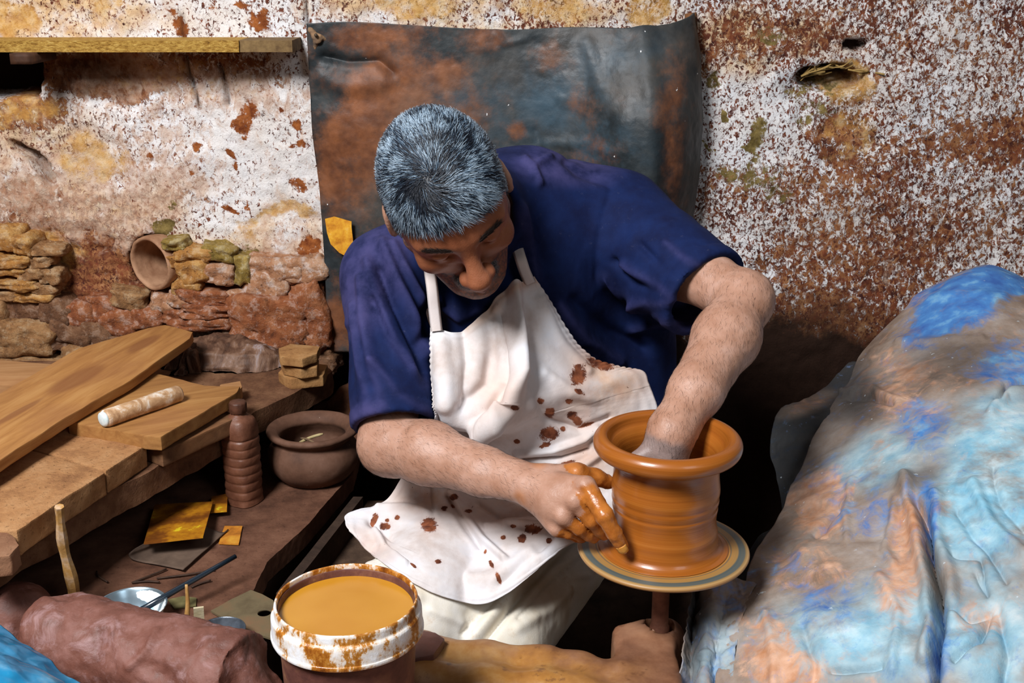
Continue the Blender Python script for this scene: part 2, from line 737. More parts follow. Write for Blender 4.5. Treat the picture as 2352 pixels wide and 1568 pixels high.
    # hand on the outside of the pot
    mcp = [P(1347, 1116, 1.490), P(1322, 1152, 1.490), P(1296, 1187, 1.500), P(1279, 1213, 1.512)]
    for i, q in enumerate(mcp):
        vol.cone(WR + (q - WR) * .12, q, .0215, (.0125, .0132, .0125, .0115)[i], k=.010)
    vol.ell((mcp[1] + mcp[2] + WR) / 3 - dors * .004, (.026, .022, .024), k=.012)
    fingers = [
        ([mcp[0], P(1388, 1184, 1.466), P(1411, 1224, 1.470), P(1428, 1252, 1.479)], (.0124, .0112, .0102, .0088)),
        ([mcp[1], P(1358, 1196, 1.492), P(1378, 1217, 1.506), P(1387, 1228, 1.516)], (.0118, .0098, .0090, .0080)),
        ([mcp[2], P(1330, 1213, 1.504), P(1352, 1228, 1.516), P(1364, 1236, 1.524)], (.0112, .0090, .0082, .0074)),
        ([mcp[3], P(1304, 1223, 1.516), P(1326, 1232, 1.530), P(1338, 1236, 1.538)], (.0104, .0084, .0076, .0068)),
    ]
    for pts, rad in fingers:
        for i in range(3):
            vol.cone(pts[i], pts[i + 1], rad[i], rad[i + 1], k=.0025)
        vol.ell(pts[1], (rad[1] * (1.10 if pts is fingers[0][0] else 1.02),) * 3, k=.003)
    for i, q in enumerate(mcp[:3]):
        vol.ell(q + dors * .004, (.011,) * 3, k=.006)
    th = [P(1262, 1098, 1.548), P(1325, 1086, 1.540), P(1368, 1096, 1.552), P(1398, 1108, 1.562)]
    thr = (.019, .0135, .0115, .0095)
    for i in range(3):
        vol.cone(th[i], th[i + 1], thr[i], thr[i + 1], k=.006 if i else .012)
    # nails
    tip = fingers[0][0]
    # his left arm (viewer's right)
    EL, WL = P(1708, 690, 1.685), P(1544, 990, 1.534)
    vol.cone(SL, P(1570, 610, 1.77), .052, .048, k=.02)
    vol.cone(P(1570, 610, 1.77), EL, .048, .037, k=.02)
    vol.ell(EL + np.array([.004, 0, .002]), (.034, .038, .036), k=.02)
    f2 = P(1668, 775, 1.640)
    vol.cone(EL, f2, .037, .0445, k=.02)
    vol.cone(f2, P(1600, 895, 1.572), .0445, .0355, k=.02)
    d2 = unit(np.array([-.5, -.8, .3]))
    vol.cone(P(1600, 895, 1.572), WL, .0355, .0285, k=.015, flat=unit(np.cross(unit(WL - f2), d2)), fs=1.0)
    # hand inside the pot: palm, four fingers against the wall, thumb
    down = unit(.55 * unit(WL - P(1600, 895, 1.572)) + np.array([-.02, .10, -.62]))
    vol.cone(WL, WL + down * .03, .0285, .026, k=.02)
    side = unit(np.cross(down, np.array([0, 1.0, 0])))
    palm = WL + down * .052
    m2 = [palm + side * s_ for s_ in (-.026, -.009, .009, .025)]
    for i, q in enumerate(m2):
        vol.cone(WL, q, .022, .0115, k=.010)
        q1 = q + down * .026 + np.array([-.004, -.003, 0])
        q2 = q1 + down * .018 + np.array([-.003, -.004, 0])
        vol.cone(q, q1, .0112, .0095, k=.002)
        vol.cone(q1, q2, .0095, .0082, k=.002)
    vol.cone(WL + down * .012, palm + side * -.040 + np.array([0, -.006, .0]), .014, .0105, k=.008)

    V, Q = vol.mesh()
    del vol
    V = relax(V, Q, 2, .5)
    N = normals(V, Q)
    L = toH(V)
    inhead = (np.linalg.norm((V - HC), axis=1) < .17) & (L[:, 2] > -.13)
    zt = np.interp(L[:, 1], [-.13, -.05, -.022, .006, .012, .030, .052, .095], [-.060, -.050, -.030, -.030, -.02, .018, .045, .059])
    ear = (np.abs(L[:, 0]) > .0765) & (L[:, 2] < .034) & (L[:, 1] > -.04) & (L[:, 1] < .02)
    scalp = inhead * smooth01((L[:, 2] - zt + .004 * fbm(L, 120, 2)) / .008 + .5) * (~ear)
    # stubble, moustache, brow
    st = inhead * smooth01((-.040 - L[:, 2]) / .02) * smooth01((L[:, 1] + .01) / .03)
    st = np.maximum(st, inhead * smooth01((np.abs(L[:, 0]) - .05) / .012) * smooth01((-.02 - L[:, 2]) / .012) * (L[:, 1] > .0))
    lips = inhead * np.exp(-((L[:, 0] / .020) ** 2 + ((L[:, 2] + .070) / .0075) ** 2)) * (L[:, 1] > .085)
    mou = inhead * np.exp(-((L[:, 0] / .026) ** 4 + ((L[:, 2] + .0565) / .006) ** 2)) * (L[:, 1] > .07)
    bx = np.abs(L[:, 0]) - .034
    brow = inhead * np.exp(-((bx / .018) ** 4 + ((L[:, 2] - .021 + 6.0 * bx * bx) / .0040) ** 2)) * (L[:, 1] > .04)
    # wet clay on fingers
    clay = np.zeros(len(V))
    px, py, dd = proj(V)
    for pts, rad in fingers:
        for i in range(3):
            ab = pts[i + 1] - pts[i]
            t = np.clip(((V - pts[i]) @ ab) / (ab @ ab), 0, 1)
            dist = np.linalg.norm(V - pts[i] - t[:, None] * ab, axis=1)
            t0 = t + i
            start = .12 if pts is fingers[0][0] else (.62 if pts is fingers[1][0] else .75)
            clay = np.maximum(clay, (dist < .019) * smooth01((t0 - start + .22 * fbm(V, 110, 2)) / .28 + .5))
    for i in range(3):
        ab = th[i + 1] - th[i]
        t = np.clip(((V - th[i]) @ ab) / (ab @ ab), 0, 1)
        dist = np.linalg.norm(V - th[i] - t[:, None] * ab, axis=1)
        clay = np.maximum(clay, (dist < .020) * smooth01((t + i - .9) / .3 + .5))
    clay = np.maximum(clay, .55 * blob_px(px, py, 1235, 1062, 18, 12, 10, 1.2) * (dd < 1.62))
    clay = np.maximum(clay, .5 * blob_px(px, py, 1192, 1150, 14, 22, 0, 1.2) * (dd < 1.62))
    ld = (V - WL) @ down
    onl = np.linalg.norm(V - (WL + np.clip(ld, 0, .2)[:, None] * down), axis=1) < .07
    clay = np.maximum(clay, onl * smooth01((ld - .048) / .012))
    grey = onl * smooth01((ld - .006 + .006 * fbm(V, 60, 2)) / .012) * (1 - smooth01((ld - .05) / .012))
    # veins, tendons, wrinkles
    wr = 0.0009 * fbm(V, 60, 3, .6, seed=3) * (1 - scalp)
    finger_wr = .0007 * fbm(V, 210, 2, seed=5) * clay
    V = V + N * (wr + finger_wr)[:, None]
    # cut away what lies deep under the shirt? it stays: one continuous body
    t = NT('skin')
    n1 = t.noise(28, 4, .6)
    n2 = t.noise(210, 5, .6)
    base = t.ramp(n1, [(.3, (.34, .165, .10)), (.55, (.44, .24, .165)), (.75, (.52, .31, .235))])
    base = t.mix(t.math('MULTIPLY', t.attr('face'), .92), base, t.ramp(n1, [(.3, (.22, .062, .022)), (.7, (.31, .102, .042))]))
    base = t.mix(t.math('MULTIPLY', t.attr('stubble'), t.step(n2, .30, .62)), base, (.045, .032, .030))
    base = t.mix(t.math('MULTIPLY', t.attr('lips'), .6), base, (.36, .12, .10))
    base = t.mix(t.attr('grey'), base, t.mix(n2, (.17, .12, .105), (.32, .225, .20)))
    base = t.mix(t.attr('scalp'), base, (.014, .016, .022))
    base = t.mix(t.attr('brow'), base, (.018, .013, .012))
    clc = t.ramp(t.noise(60, 4), [(.3, (.30, .085, .012)), (.7, (.50, .17, .030))])
    base = t.mix(t.attr('clay'), base, clc)
    rough = t.mix(t.attr('clay'), (.48, .48, .48), (.27, .27, .27))
    bump = t.math('ADD', t.noise(420, 4, .6), t.math('MULTIPLY', t.voro(520), .4))
    skin = t.out(base, rough, bump, .25, .0012, .45, sss=.06)

    root = P(1190, 1150, 2.0)
    root[2] = 0
    nails = 0
    face = inhead * smooth01((L[:, 1] - .0) / .03)
    person = mesh_obj('person', V, Q, skin, origin=root, attrs=dict(scalp=scalp, stubble=np.clip(st * .8 + mou, 0, 1), lips=lips, brow=brow, clay=np.clip(clay, 0, 1), grey=np.clip(grey, 0, 1), face=face))
    tag(person, 'seated man in navy shirt and stained white apron leaning over the turning pot', 'person')

    # --- hair strands
    tri = np.concatenate([Q[:, [0, 1, 2]], Q[:, [0, 2, 3]]])
    sc = scalp[tri].mean(1)
    ar = .5 * np.linalg.norm(np.cross(V[tri[:, 1]] - V[tri[:, 0]], V[tri[:, 2]] - V[tri[:, 0]]), axis=1) * (sc > .45)
    NS = 32000
    pick = RNG.choice(len(tri), NS, p=ar / ar.sum())
    b = RNG.dirichlet((1, 1, 1), NS)
    p0 = (V[tri[pick]] * b[:, :, None]).sum(1)
    n0 = N[tri[pick]].mean(1)
    n0 /= np.linalg.norm(n0, axis=1)[:, None]
    bvh = BVHTree.FromPolygons(V[::1].tolist(), Q.tolist())
    o = Vector((0, 0, CAM_Z))
    wp = Vector(P(982, 412, 1.0)) - o
    hit = bvh.ray_cast(o, wp.normalized())
    W = np.array(hit[0])
    rad = p0 - W
    rad -= (rad * n0).sum(1)[:, None] * n0
    dist = np.linalg.norm(rad, axis=1)
    rad /= dist[:, None] + 1e-6
    sw = np.cross(n0, rad)
    swirl = .75 * np.exp(-(dist / .03) ** 2) + .18
    clump = np.stack([fbm(p0, 85, 2, seed=s) for s in (1, 2, 3)], 1) * .55
    t0 = rad + sw * swirl[:, None] + clump + RNG.normal(0, .16, (NS, 3)) + RNG.normal(0, 1.1, (NS, 3)) * np.exp(-(dist / .010) ** 2)[:, None]
    # towards the brow the hair is combed down and a little sideways
    t0 -= (t0 * n0).sum(1)[:, None] * n0
    t0 /= np.linalg.norm(t0, axis=1)[:, None]
    Lh = toH(p0)
    side_ = smooth01((.045 - Lh[:, 2]) / .05)
    ln = RNG.uniform(.011, .018, NS) * (1 - .5 * side_) * (1 - .25 * np.exp(-(dist / .02) ** 2))
    lift = (.46 - .22 * side_) + RNG.normal(0, .10, NS)
    segs = []
    for i, s_ in enumerate((0, .33, .68, 1.0)):
        h = ln * (lift * (s_ - .55 * s_ * s_))
        segs.append(p0 + t0 * (ln * s_)[:, None] + n0 * (h + .0006)[:, None])
    w = RNG.uniform(.00022, .00040, NS)
    bi = np.cross(t0, n0)
    VV, prof = [], (1.0, .95, .75, .12)
    for i in range(4):
        for a_ in (0, 2.094, 4.189):
            VV.append(segs[i] + (bi * math.cos(a_) + n0 * math.sin(a_)) * (w * prof[i])[:, None])
    VV = np.stack(VV, 1)
    base_i = (np.arange(NS) * 12)[:, None]
    FF = []
    for i in range(3):
        for a_ in range(3):
            b_ = (a_ + 1) % 3
            FF.append(np.concatenate([base_i + i * 3 + a_, base_i + i * 3 + b_, base_i + i * 3 + 3 + b_, base_i + i * 3 + 3 + a_], 1))
    FF = np.concatenate(FF)
    g = .82 * RNG.random(NS) + .07 + .66 * fbm(p0, 70, 3, seed=9) + .34 * smooth01((dist - .010) / .045) - .24
    g += .12 * side_
    g = smooth01((g - .34) / .42)
    hm = NT('hair')
    gcol = hm.ramp(hm.attr('grey'), [(0, (.010, .013, .022)), (.45, (.040, .070, .115)), (.8, (.14, .23, .33)), (1, (.42, .53, .63))])
    hmat = hm.out(gcol, .42, spec=.5)
    hair = mesh_obj('hair', VV.reshape(-1, 3), FF, hmat, person, attrs=dict(grey=np.repeat(g, 12)))
    tag(hair, 'short cropped salt and pepper hair with a crown whorl', kind='stuff')

    # --- fine dark hair on the forearms and the brows, moustache
    arm = ((clay < .05) & ~inhead & (dd < 1.70))
    near_r = np.linalg.norm(V - (ER + WR) / 2, axis=1) < .16
    near_l = np.linalg.norm(V - (EL + WL) / 2, axis=1) < .17
    wgt = (arm & (near_r | near_l))[tri].all(1)
    ar2 = .5 * np.linalg.norm(np.cross(V[tri[:, 1]] - V[tri[:, 0]], V[tri[:, 2]] - V[tri[:, 0]]), axis=1) * wgt
    def strands(name, ar_, NS, ldir, ln, w0, lift, mat, label):
        pick = RNG.choice(len(tri), NS, p=ar_ / ar_.sum())
        b = RNG.dirichlet((1, 1, 1), NS)
        p0 = (V[tri[pick]] * b[:, :, None]).sum(1)
        n0 = N[tri[pick]].mean(1)
        n0 /= np.linalg.norm(n0, axis=1)[:, None]
        t0 = ldir(p0) + RNG.normal(0, .35, (NS, 3))
        t0 -= (t0 * n0).sum(1)[:, None] * n0
        t0 /= np.linalg.norm(t0, axis=1)[:, None]
        l_ = RNG.uniform(.6, 1.2, NS) * ln
        bi = np.cross(t0, n0)
        VV = []
        for i, s_ in enumerate((0, .5, 1.0)):
            c = p0 + t0 * (l_ * s_)[:, None] + n0 * (l_ * lift * (s_ - .6 * s_ * s_))[:, None]
            for a_ in (0, 2.094, 4.189):
                VV.append(c + (bi * math.cos(a_) + n0 * math.sin(a_)) * w0 * (1, .8, .1)[i])
        VV = np.stack(VV, 1)
        bi_ = (np.arange(NS) * 9)[:, None]
        FF = []
        for i in range(2):
            for a_ in range(3):
                b_ = (a_ + 1) % 3
                FF.append(np.concatenate([bi_ + i * 3 + a_, bi_ + i * 3 + b_, bi_ + i * 3 + 3 + b_, bi_ + i * 3 + 3 + a_], 1))
        ob = mesh_obj(name, VV.reshape(-1, 3), np.concatenate(FF), mat, person)
        return tag(ob, label, kind='stuff')
    dark = NT('body_hair')
    dark = dark.out((.030, .018, .014), .5)
    def adir(p0):
        right = np.linalg.norm(p0 - (ER + WR) / 2, axis=1) < np.linalg.norm(p0 - (EL + WL) / 2, axis=1)
        return np.where(right[:, None], unit(WR - ER) + np.array([0, 0, -.5]), unit(WL - EL) + np.array([.3, 0, -.3]))
    strands('arm_hair', ar2, 5200, adir, .0085, .00008, .30, dark, 'fine dark hair on the forearms')
    arb = .5 * np.linalg.norm(np.cross(V[tri[:, 1]] - V[tri[:, 0]], V[tri[:, 2]] - V[tri[:, 0]]), axis=1)
    strands('eyebrow', arb * (brow[tri].mean(1) > .4), 600, lambda p: np.sign(toH(p)[:, :1]) * rt + .35 * up, .008, .00028, .4, dark, 'dark eyebrows')
    mg = NT('moustache_hair')
    mg = mg.out(mg.ramp(mg.noise(900, 2), [(.42, (.02, .018, .02)), (.62, (.30, .28, .28))]), .5)
    strands('moustache', arb * (mou[tri].mean(1) > .25), 1500, lambda p: np.sign(toH(p)[:, :1]) * rt * .7 - up, .009, .00030, .5, mg, 'greying moustache')

    # --- finger nails
    pts = fingers[0][0]
    axis_ = unit(pts[3] - pts[2])
    nn = unit(unit(np.array([-.25, -.82, .35])) - axis_ * (unit(np.array([-.25, -.82, .35])) @ axis_))
    wv = np.cross(axis_, nn)
    uu, vv = np.meshgrid(np.linspace(-1, 1, 7), np.linspace(-1, 1, 7))
    nv = pts[3] + axis_ * .002 + uu.ravel()[:, None] * wv * .0068 * np.sqrt(1 - .35 * np.clip(vv, 0, 1) ** 2).ravel()[:, None] + vv.ravel()[:, None] * axis_ * .0062 + nn * (.0094 - .0030 * uu ** 2 - .0014 * np.clip(vv, 0, 1) ** 2).ravel()[:, None]
    nail = mesh_obj('fingernail', nv, grid_faces(7, 7), m_simple('clay_nail', (.52, .20, .030), (.66, .33, .07), 90, .25), person)
    tag(nail, 'clay coated index fingernail')
    sol = nail.modifiers.new('thick', 'SOLIDIFY')
    sol.thickness = .001

    # --- shirt
    v = Vol((-0.34, 1.45, 0.50), (0.42, 2.28, 1.40), 0.004)
    v.cone(P(1130, 490, 1.82), P(1185, 640, 1.90), .085, .142, k=.05)
    v.cone(P(1185, 640, 1.90), P(1205, 900, 1.99), .142, .150, k=.05)
    v.cone(P(1205, 900, 1.99), P(1215, 1120, 2.06), .150, .155, k=.05)
    v.ell(P(1268, 535, 1.94), (.150, .13, .125), k=.05)
    v.cone(P(1140, 490, 1.83), P(1412, 508, 1.885), .080, .074, k=.04)
    v.cone(P(1090, 500, 1.82), P(890, 630, 1.785), .070, .062, k=.04)
    v.cone(P(1420, 570, 1.94), P(1425, 960, 2.03), .092, .098, k=.05)
    # sleeves, open at the hem
    a1, b1 = P(886, 640, 1.785), P(906, 975, 1.700)
    v.cone(a1, b1, .066, .0625, k=.035, cap=1.0)
    a2, b2 = P(1420, 510, 1.88), P(1622, 676, 1.742)
    v.cone(a2, b2, .076, .0745, k=.035, cap=1.0)
    ax1, ax2 = unit(b1 - a1), unit(b2 - a2)
    v.cone(b1 - ax1 * .028, b1 + ax1 * .08, .050, .0575, cut=True)
    v.cone(b2 - ax2 * .028, b2 + ax2 * .08, .060, .069, cut=True)
    v.ell(P(1205, 440, 1.85), (.075, .07, .070), k=.04)
    ncd = unit(H(0, -.02, -.06) - P(1118, 486, 1.80))
    v.cone(P(1125, 486, 1.80), P(1125, 486, 1.80) + ncd * .075, .082, .074, k=.02, cap=1.0)
    # neck hole
    v.cone(P(1118, 486, 1.80) + ncd * .16, P(1118, 486, 1.80) + ncd * .02, .072, .060, k=.006, cut=True)
    V, Q = v.mesh()
    del v
    V = relax(V, Q, 3, .5)
    N = relax_n(normals(V, Q), Q, 5)
    px, py, dd = proj(V)
    disp = .0035 * fbm(V, 11, 3, .5, seed=21)
    # folds: (polyline in the photograph, width px, height m)
    folds = [
        ([(845, 600), (870, 700), (905, 790), (975, 880)], 13, .006), ([(830, 640), (838, 740), (858, 860), (880, 930)], 12, .006),
        ([(880, 560), (915, 650), (955, 740), (985, 810)], 12, .007), ([(812, 700), (822, 800), (838, 900)], 9, .005),
        ([(905, 560), (945, 640), (975, 700)], 9, .005), ([(860, 830), (910, 900), (985, 945)], 9, .006),
        ([(850, 880), (890, 925), (960, 965)], 8, -.005), ([(858, 690), (890, 770), (940, 840)], 8, -.006),
        ([(800, 760), (808, 860), (820, 950)], 8, -.004), ([(870, 620), (905, 700), (950, 790)], 8, -.006),
        ([(1405, 430), (1385, 500), (1372, 560), (1368, 640)], 7, -.0016),
        ([(1390, 640), (1450, 690), (1520, 740)], 12, .007), ([(1430, 610), (1500, 650), (1570, 700)], 10, .005),
        ([(1460, 690), (1510, 700), (1580, 680), (1640, 650)], 9, .006), ([(1480, 720), (1540, 715), (1600, 690)], 7, -.005),
        ([(1410, 600), (1450, 650), (1500, 670), (1560, 650)], 8, -.005), ([(1530, 560), (1580, 600), (1650, 630)], 9, .004),
        ([(1470, 560), (1530, 620), (1590, 650)], 8, -.004), ([(1450, 760), (1500, 745), (1560, 740)], 8, .006),
        ([(1205, 365), (1225, 385), (1240, 420)], 8, .004), ([(1300, 372), (1330, 400), (1400, 420)], 10, -.003),
        ([(1235, 375), (1262, 362)], 8, .004), ([(1195, 480), (1215, 560), (1230, 640)], 14, .006),
        ([(985, 700), (965, 800), (975, 880)], 14, -.008), ([(1010, 690), (1060, 730), (1120, 700)], 12, .006),
        ([(1280, 700), (1340, 780), (1420, 830)], 16, .008), ([(1320, 690), (1400, 760), (1480, 800)], 14, -.007),
    ]
    ridge = np.zeros(len(V))
    for pts, w_, h_ in folds:
        q_ = line_px(px, py, pts, w_)
        disp += 2.0 * h_ * q_
        ridge += (h_ > 0) * q_
    hemd = np.minimum(np.abs((V - b1) @ ax1) + 10 * (np.linalg.norm(V - b1, axis=1) > .12), np.abs((V - b2) @ ax2) + 10 * (np.linalg.norm(V - b2, axis=1) > .14))
    disp *= .12 + .88 * smooth01((hemd - .028) / .06)
    # finer crumple on the sleeves
    cr = np.clip((np.linalg.norm(V - b1, axis=1) < .18) * 1.0 + (np.linalg.norm(V - b2, axis=1) < .20), 0, 1)
    disp += cr * (.0012 * fbm(V * np.array([1, 1, .55]), 34, 3, .5, seed=31, ridged=True) + .0030 * crumple(V, 14, 6, 32)) * (.08 + .92 * smooth01((hemd - .028) / .06)) + .0018 * crumple(V, 11, 5, 36) * (1 - cr)
    # hem bands
    t1 = (V - b1) @ ax1
    t2 = (V - b2) @ ax2
    r1 = np.linalg.norm(V - a1 - ((V - a1) @ ax1)[:, None] * ax1, axis=1)
    r2 = np.linalg.norm(V - a2 - ((V - a2) @ ax2)[:, None] * ax2, axis=1)
    h1, h2 = (r1 < .085) & (t1 > -.05), (r2 < .095) & (t2 > -.05)
    disp += h1 * (.0016 * (t1 > -.022) - .0014 * np.exp(-((t1 + .023) / .0022) ** 2))
    disp += h2 * (.0016 * (t2 > -.022) - .0014 * np.exp(-((t2 + .023) / .0022) ** 2))
    V = relax(V + N * disp[:, None], Q, 1, .5)
    wear_highlight = np.clip(.45 * ridge + blob_px(px, py, 830, 650, 70, 110, 20, 1.2) + blob_px(px, py, 1290, 380, 110, 40, 5, 1.2) + blob_px(px, py, 840, 960, 40, 40, 0, 1.3) + .8 * blob_px(px, py, 1600, 730, 70, 30, -40, 1.3) + .7 * blob_px(px, py, 900, 560, 50, 60, 0, 1.2), 0, 1)
    t = NT('navy_cotton')
    n = t.noise(26, 5, .6)
    base = t.ramp(n, [(.3, (.004, .0075, .038)), (.7, (.006, .016, .074))])
    base = t.mix(t.math('MULTIPLY', t.attr('wear_highlight'), t.step(n, .2, .7)), base, (.050, .046, .135))  # dusty wear, also painting highlights onto the fold ridges
    dust = t.math('MULTIPLY', t.step(t.noise(120, 6, .7), .60, .75), .14)
    base = t.mix(dust, base, (.14, .14, .20))
    weave = t.math('ADD', t.noise(900, 2), t.noise(140, 4))
    sm = t.out(base, .82, weave, .25, .0008, .14)
    shirt = mesh_obj('shirt', V, Q, sm, person, attrs=dict(wear_highlight=wear_highlight))
    tag(shirt, 'navy blue short sleeved t-shirt dusted with clay')
    shirtVQ = (V, Q)

    # --- trousers
    v = Vol((-0.36, 1.28, 0.02), (0.36, 2.25, 0.78), 0.0036)
    HR, HL = P(1185, 1150, 2.00), P(1335, 1180, 2.03)
    KR, KL = P(955, 1405, 1.712), P(1124, 1480, 1.722)
    v.cone(HR, HL, .105, .105, k=.04)
    v.cone(HR, KR, .100, .096, k=.03)
    v.cone(HL, KL, .094, .078, k=.003)
    for K, dx in ((KR, -.03), (KL, .0)):
        A = K + np.array([dx, .02, -.38])
        A[2] = .10
        v.cone(K, A, .080, .060, k=.02)
        v.cone(A, A + np.array([0, 0, -.07]), .062, .058, k=.01)
    V, Q = v.mesh()
    del v
    V = relax(V, Q, 2, .5)
    N = relax_n(normals(V, Q), Q)
    px, py, dd = proj(V)
    disp = .003 * fbm(V, 14, 3, seed=41)
    for pts, w_, h_ in [([(1316, 1238), (1219, 1340), (1112, 1474)], 8, -.014), ([(1292, 1232), (1192, 1338), (1086, 1466)], 11, .008), ([(1262, 1238), (1162, 1345), (1062, 1455)], 6, -.004),
                        ([(1330, 1280), (1250, 1345), (1190, 1420)], 3, -.0035), ([(1300, 1330), (1345, 1320)], 8, .004), ([(1190, 1440), (1260, 1400), (1310, 1350)], 14, .005), ([(1250, 1310), (1300, 1290)], 6, .003),
                        ([(820, 1290), (880, 1310), (960, 1370)], 12, .005), ([(990, 1400), (1060, 1430)], 10, .004)]:
        disp += h_ * line_px(px, py, pts, w_)
    disp += .0010 * fbm(V, 30, 3, .55, seed=47, ridged=True) + .0026 * crumple(V, 12, 6, 48)
    V = V + N * disp[:, None]
    t = NT('cream_canvas')
    n = t.noise(9, 5, .6)
    base = t.ramp(n, [(.3, (.64, .53, .38)), (.5, (.76, .70, .59)), (.7, (.80, .78, .74))])
    base = t.mix(t.math('MULTIPLY', t.step(t.noise(35, 5, .65), .58, .75), .5), base, (.50, .28, .12))
    tm = t.out(base, .85, t.math('ADD', t.noise(700, 2), t.noise(60, 4)), .22, .001, .2)
    tr = mesh_obj('trousers', V, Q, tm, person)
    tag(tr, 'cream canvas work trousers')
    trVQ = (V, Q)
    shoe = m_simple('shoe_leather', (.03, .018, .012), (.08, .045, .03), 30)
    for K, dx in ((KR, -.03), (KL, .0)):
        A = K + np.array([dx, .02, 0])
        sv = Vol((A[0] - .07, A[1] - .24, -.01), (A[0] + .07, A[1] + .10, .14), .006)
        sv.cone((A[0], A[1] + .03, .05), (A[0], A[1] - .12, .035), .047, .036, k=.02)
        sv.cone((A[0], A[1] + .01, .06), (A[0], A[1], .11), .045, .045, k=.02)
        sv.box((A[0], A[1] - .06, -.03), (.2, .4, .03), cut=True)
        SV, SQ = sv.mesh()
        mesh_obj('shoe', SV, SQ, shoe, person)

    # --- apron: one cloth from the bib over the lap to the hem
    A_ = np.array
    rows = [
        # neckline
        [(988, 752, 1.700), (1012, 758, 1.702), (1042, 764, 1.704), (1078, 748, 1.708), (1110, 716, 1.715), (1140, 682, 1.722), (1168, 664, 1.728), (1198, 648, 1.734), (1228, 634, 1.742)],
        [(990, 800, 1.702), (1018, 806, 1.690), (1052, 812, 1.694), (1088, 800, 1.700), (1122, 775, 1.704), (1156, 748, 1.700), (1190, 728, 1.712), (1226, 712, 1.728), (1268, 700, 1.748)],
        [(993, 858, 1.704), (1022, 864, 1.670), (1058, 868, 1.676), (1096, 858, 1.690), (1134, 838, 1.700), (1172, 815, 1.684), (1214, 796, 1.704), (1262, 782, 1.730), (1312, 770, 1.758)],
        [(996, 910, 1.708), (1022, 916, 1.662), (1058, 920, 1.668), (1098, 912, 1.684), (1142, 896, 1.690), (1186, 872, 1.672), (1236, 850, 1.702), (1296, 832, 1.734), (1358, 818, 1.770)],
        [(1000, 942, 1.712), (1022, 952, 1.672), (1056, 958, 1.674), (1096, 952, 1.682), (1146, 938, 1.682), (1198, 914, 1.670), (1262, 890, 1.706), (1342, 866, 1.745), (1420, 842, 1.785)],
        # pouch
        [(1002, 958, 1.722), (1024, 976, 1.700), (1058, 984, 1.696), (1098, 984, 1.684), (1150, 968, 1.668), (1208, 938, 1.678), (1280, 912, 1.712), (1380, 884, 1.752), (1476, 852, 1.795)],
        [(1003, 950, 1.755), (1030, 966, 1.760), (1062, 978, 1.758), (1098, 988, 1.726), (1152, 984, 1.692), (1216, 958, 1.700), (1294, 934, 1.726), (1394, 908, 1.758), (1490, 880, 1.795)],
        [(1000, 950, 1.800), (1032, 966, 1.802), (1070, 984, 1.798), (1110, 1000, 1.772), (1162, 998, 1.742), (1228, 978, 1.730), (1308, 960, 1.740), (1404, 936, 1.764), (1502, 910, 1.795)],
        # lap
        [(985, 1005, 1.800), (1030, 1010, 1.794), (1078, 1016, 1.786), (1126, 1020, 1.772), (1180, 1020, 1.752), (1246, 1010, 1.742), (1320, 996, 1.748), (1410, 975, 1.768), (1510, 955, 1.795)],
        [(930, 1085, 1.815), (990, 1080, 1.808), (1052, 1078, 1.798), (1112, 1076, 1.784), (1176, 1076, 1.764), (1250, 1070, 1.750), (1326, 1060, 1.750), (1408, 1048, 1.762), (1490, 1035, 1.785)],
        [(880, 1155, 1.815), (950, 1150, 1.806), (1022, 1145, 1.792), (1092, 1142, 1.780), (1166, 1140, 1.760), (1244, 1134, 1.742), (1320, 1126, 1.738), (1396, 1116, 1.744), (1462, 1108, 1.760)],
        [(800, 1178, 1.800), (890, 1196, 1.785), (980, 1204, 1.770), (1064, 1204, 1.758), (1146, 1202, 1.736), (1226, 1192, 1.714), (1300, 1182, 1.706), (1370, 1172, 1.712), (1432, 1165, 1.730)],
        [(793, 1198, 1.782), (872, 1230, 1.755), (964, 1262, 1.732), (1050, 1272, 1.716), (1130, 1268, 1.698), (1208, 1252, 1.680), (1280, 1232, 1.674), (1342, 1216, 1.684), (1392, 1208, 1.700)],
        [(800, 1215, 1.765), (862, 1258, 1.730), (950, 1308, 1.696), (1038, 1334, 1.674), (1112, 1334, 1.660), (1180, 1308, 1.654), (1246, 1274, 1.656), (1304, 1246, 1.670), (1352, 1230, 1.690)],
        # hem
        [(822, 1236, 1.752), (868, 1284, 1.718), (946, 1338, 1.682), (1032, 1376, 1.656), (1104, 1388, 1.644), (1164, 1364, 1.642), (1222, 1318, 1.648), (1276, 1270, 1.662), (1318, 1236, 1.684)],
    ]
    C = np.array([[P(*q) for q in r] for r in rows])
    nu, nv_ = 230, 360
    G = net(C, nu, nv_)
    V = G.reshape(-1, 3)
    F = grid_faces(nu, nv_)
    N = normals(V, F)
    if N[len(N) // 2] @ (np.array([0, 0, CAM_Z]) - V[len(V) // 2]) < 0:
        N = -N
    px, py, dd = proj(V)
    vv = np.repeat(np.linspace(0, len(rows) - 1, nv_), nu)
    uu = np.tile(np.linspace(0, 1, nu), nv_)
    bib = vv < 6.2
    bw = smooth01((6.8 - vv) / 1.3)
    disp = .0030 * fbm(V, 16, 3, .5, seed=51)
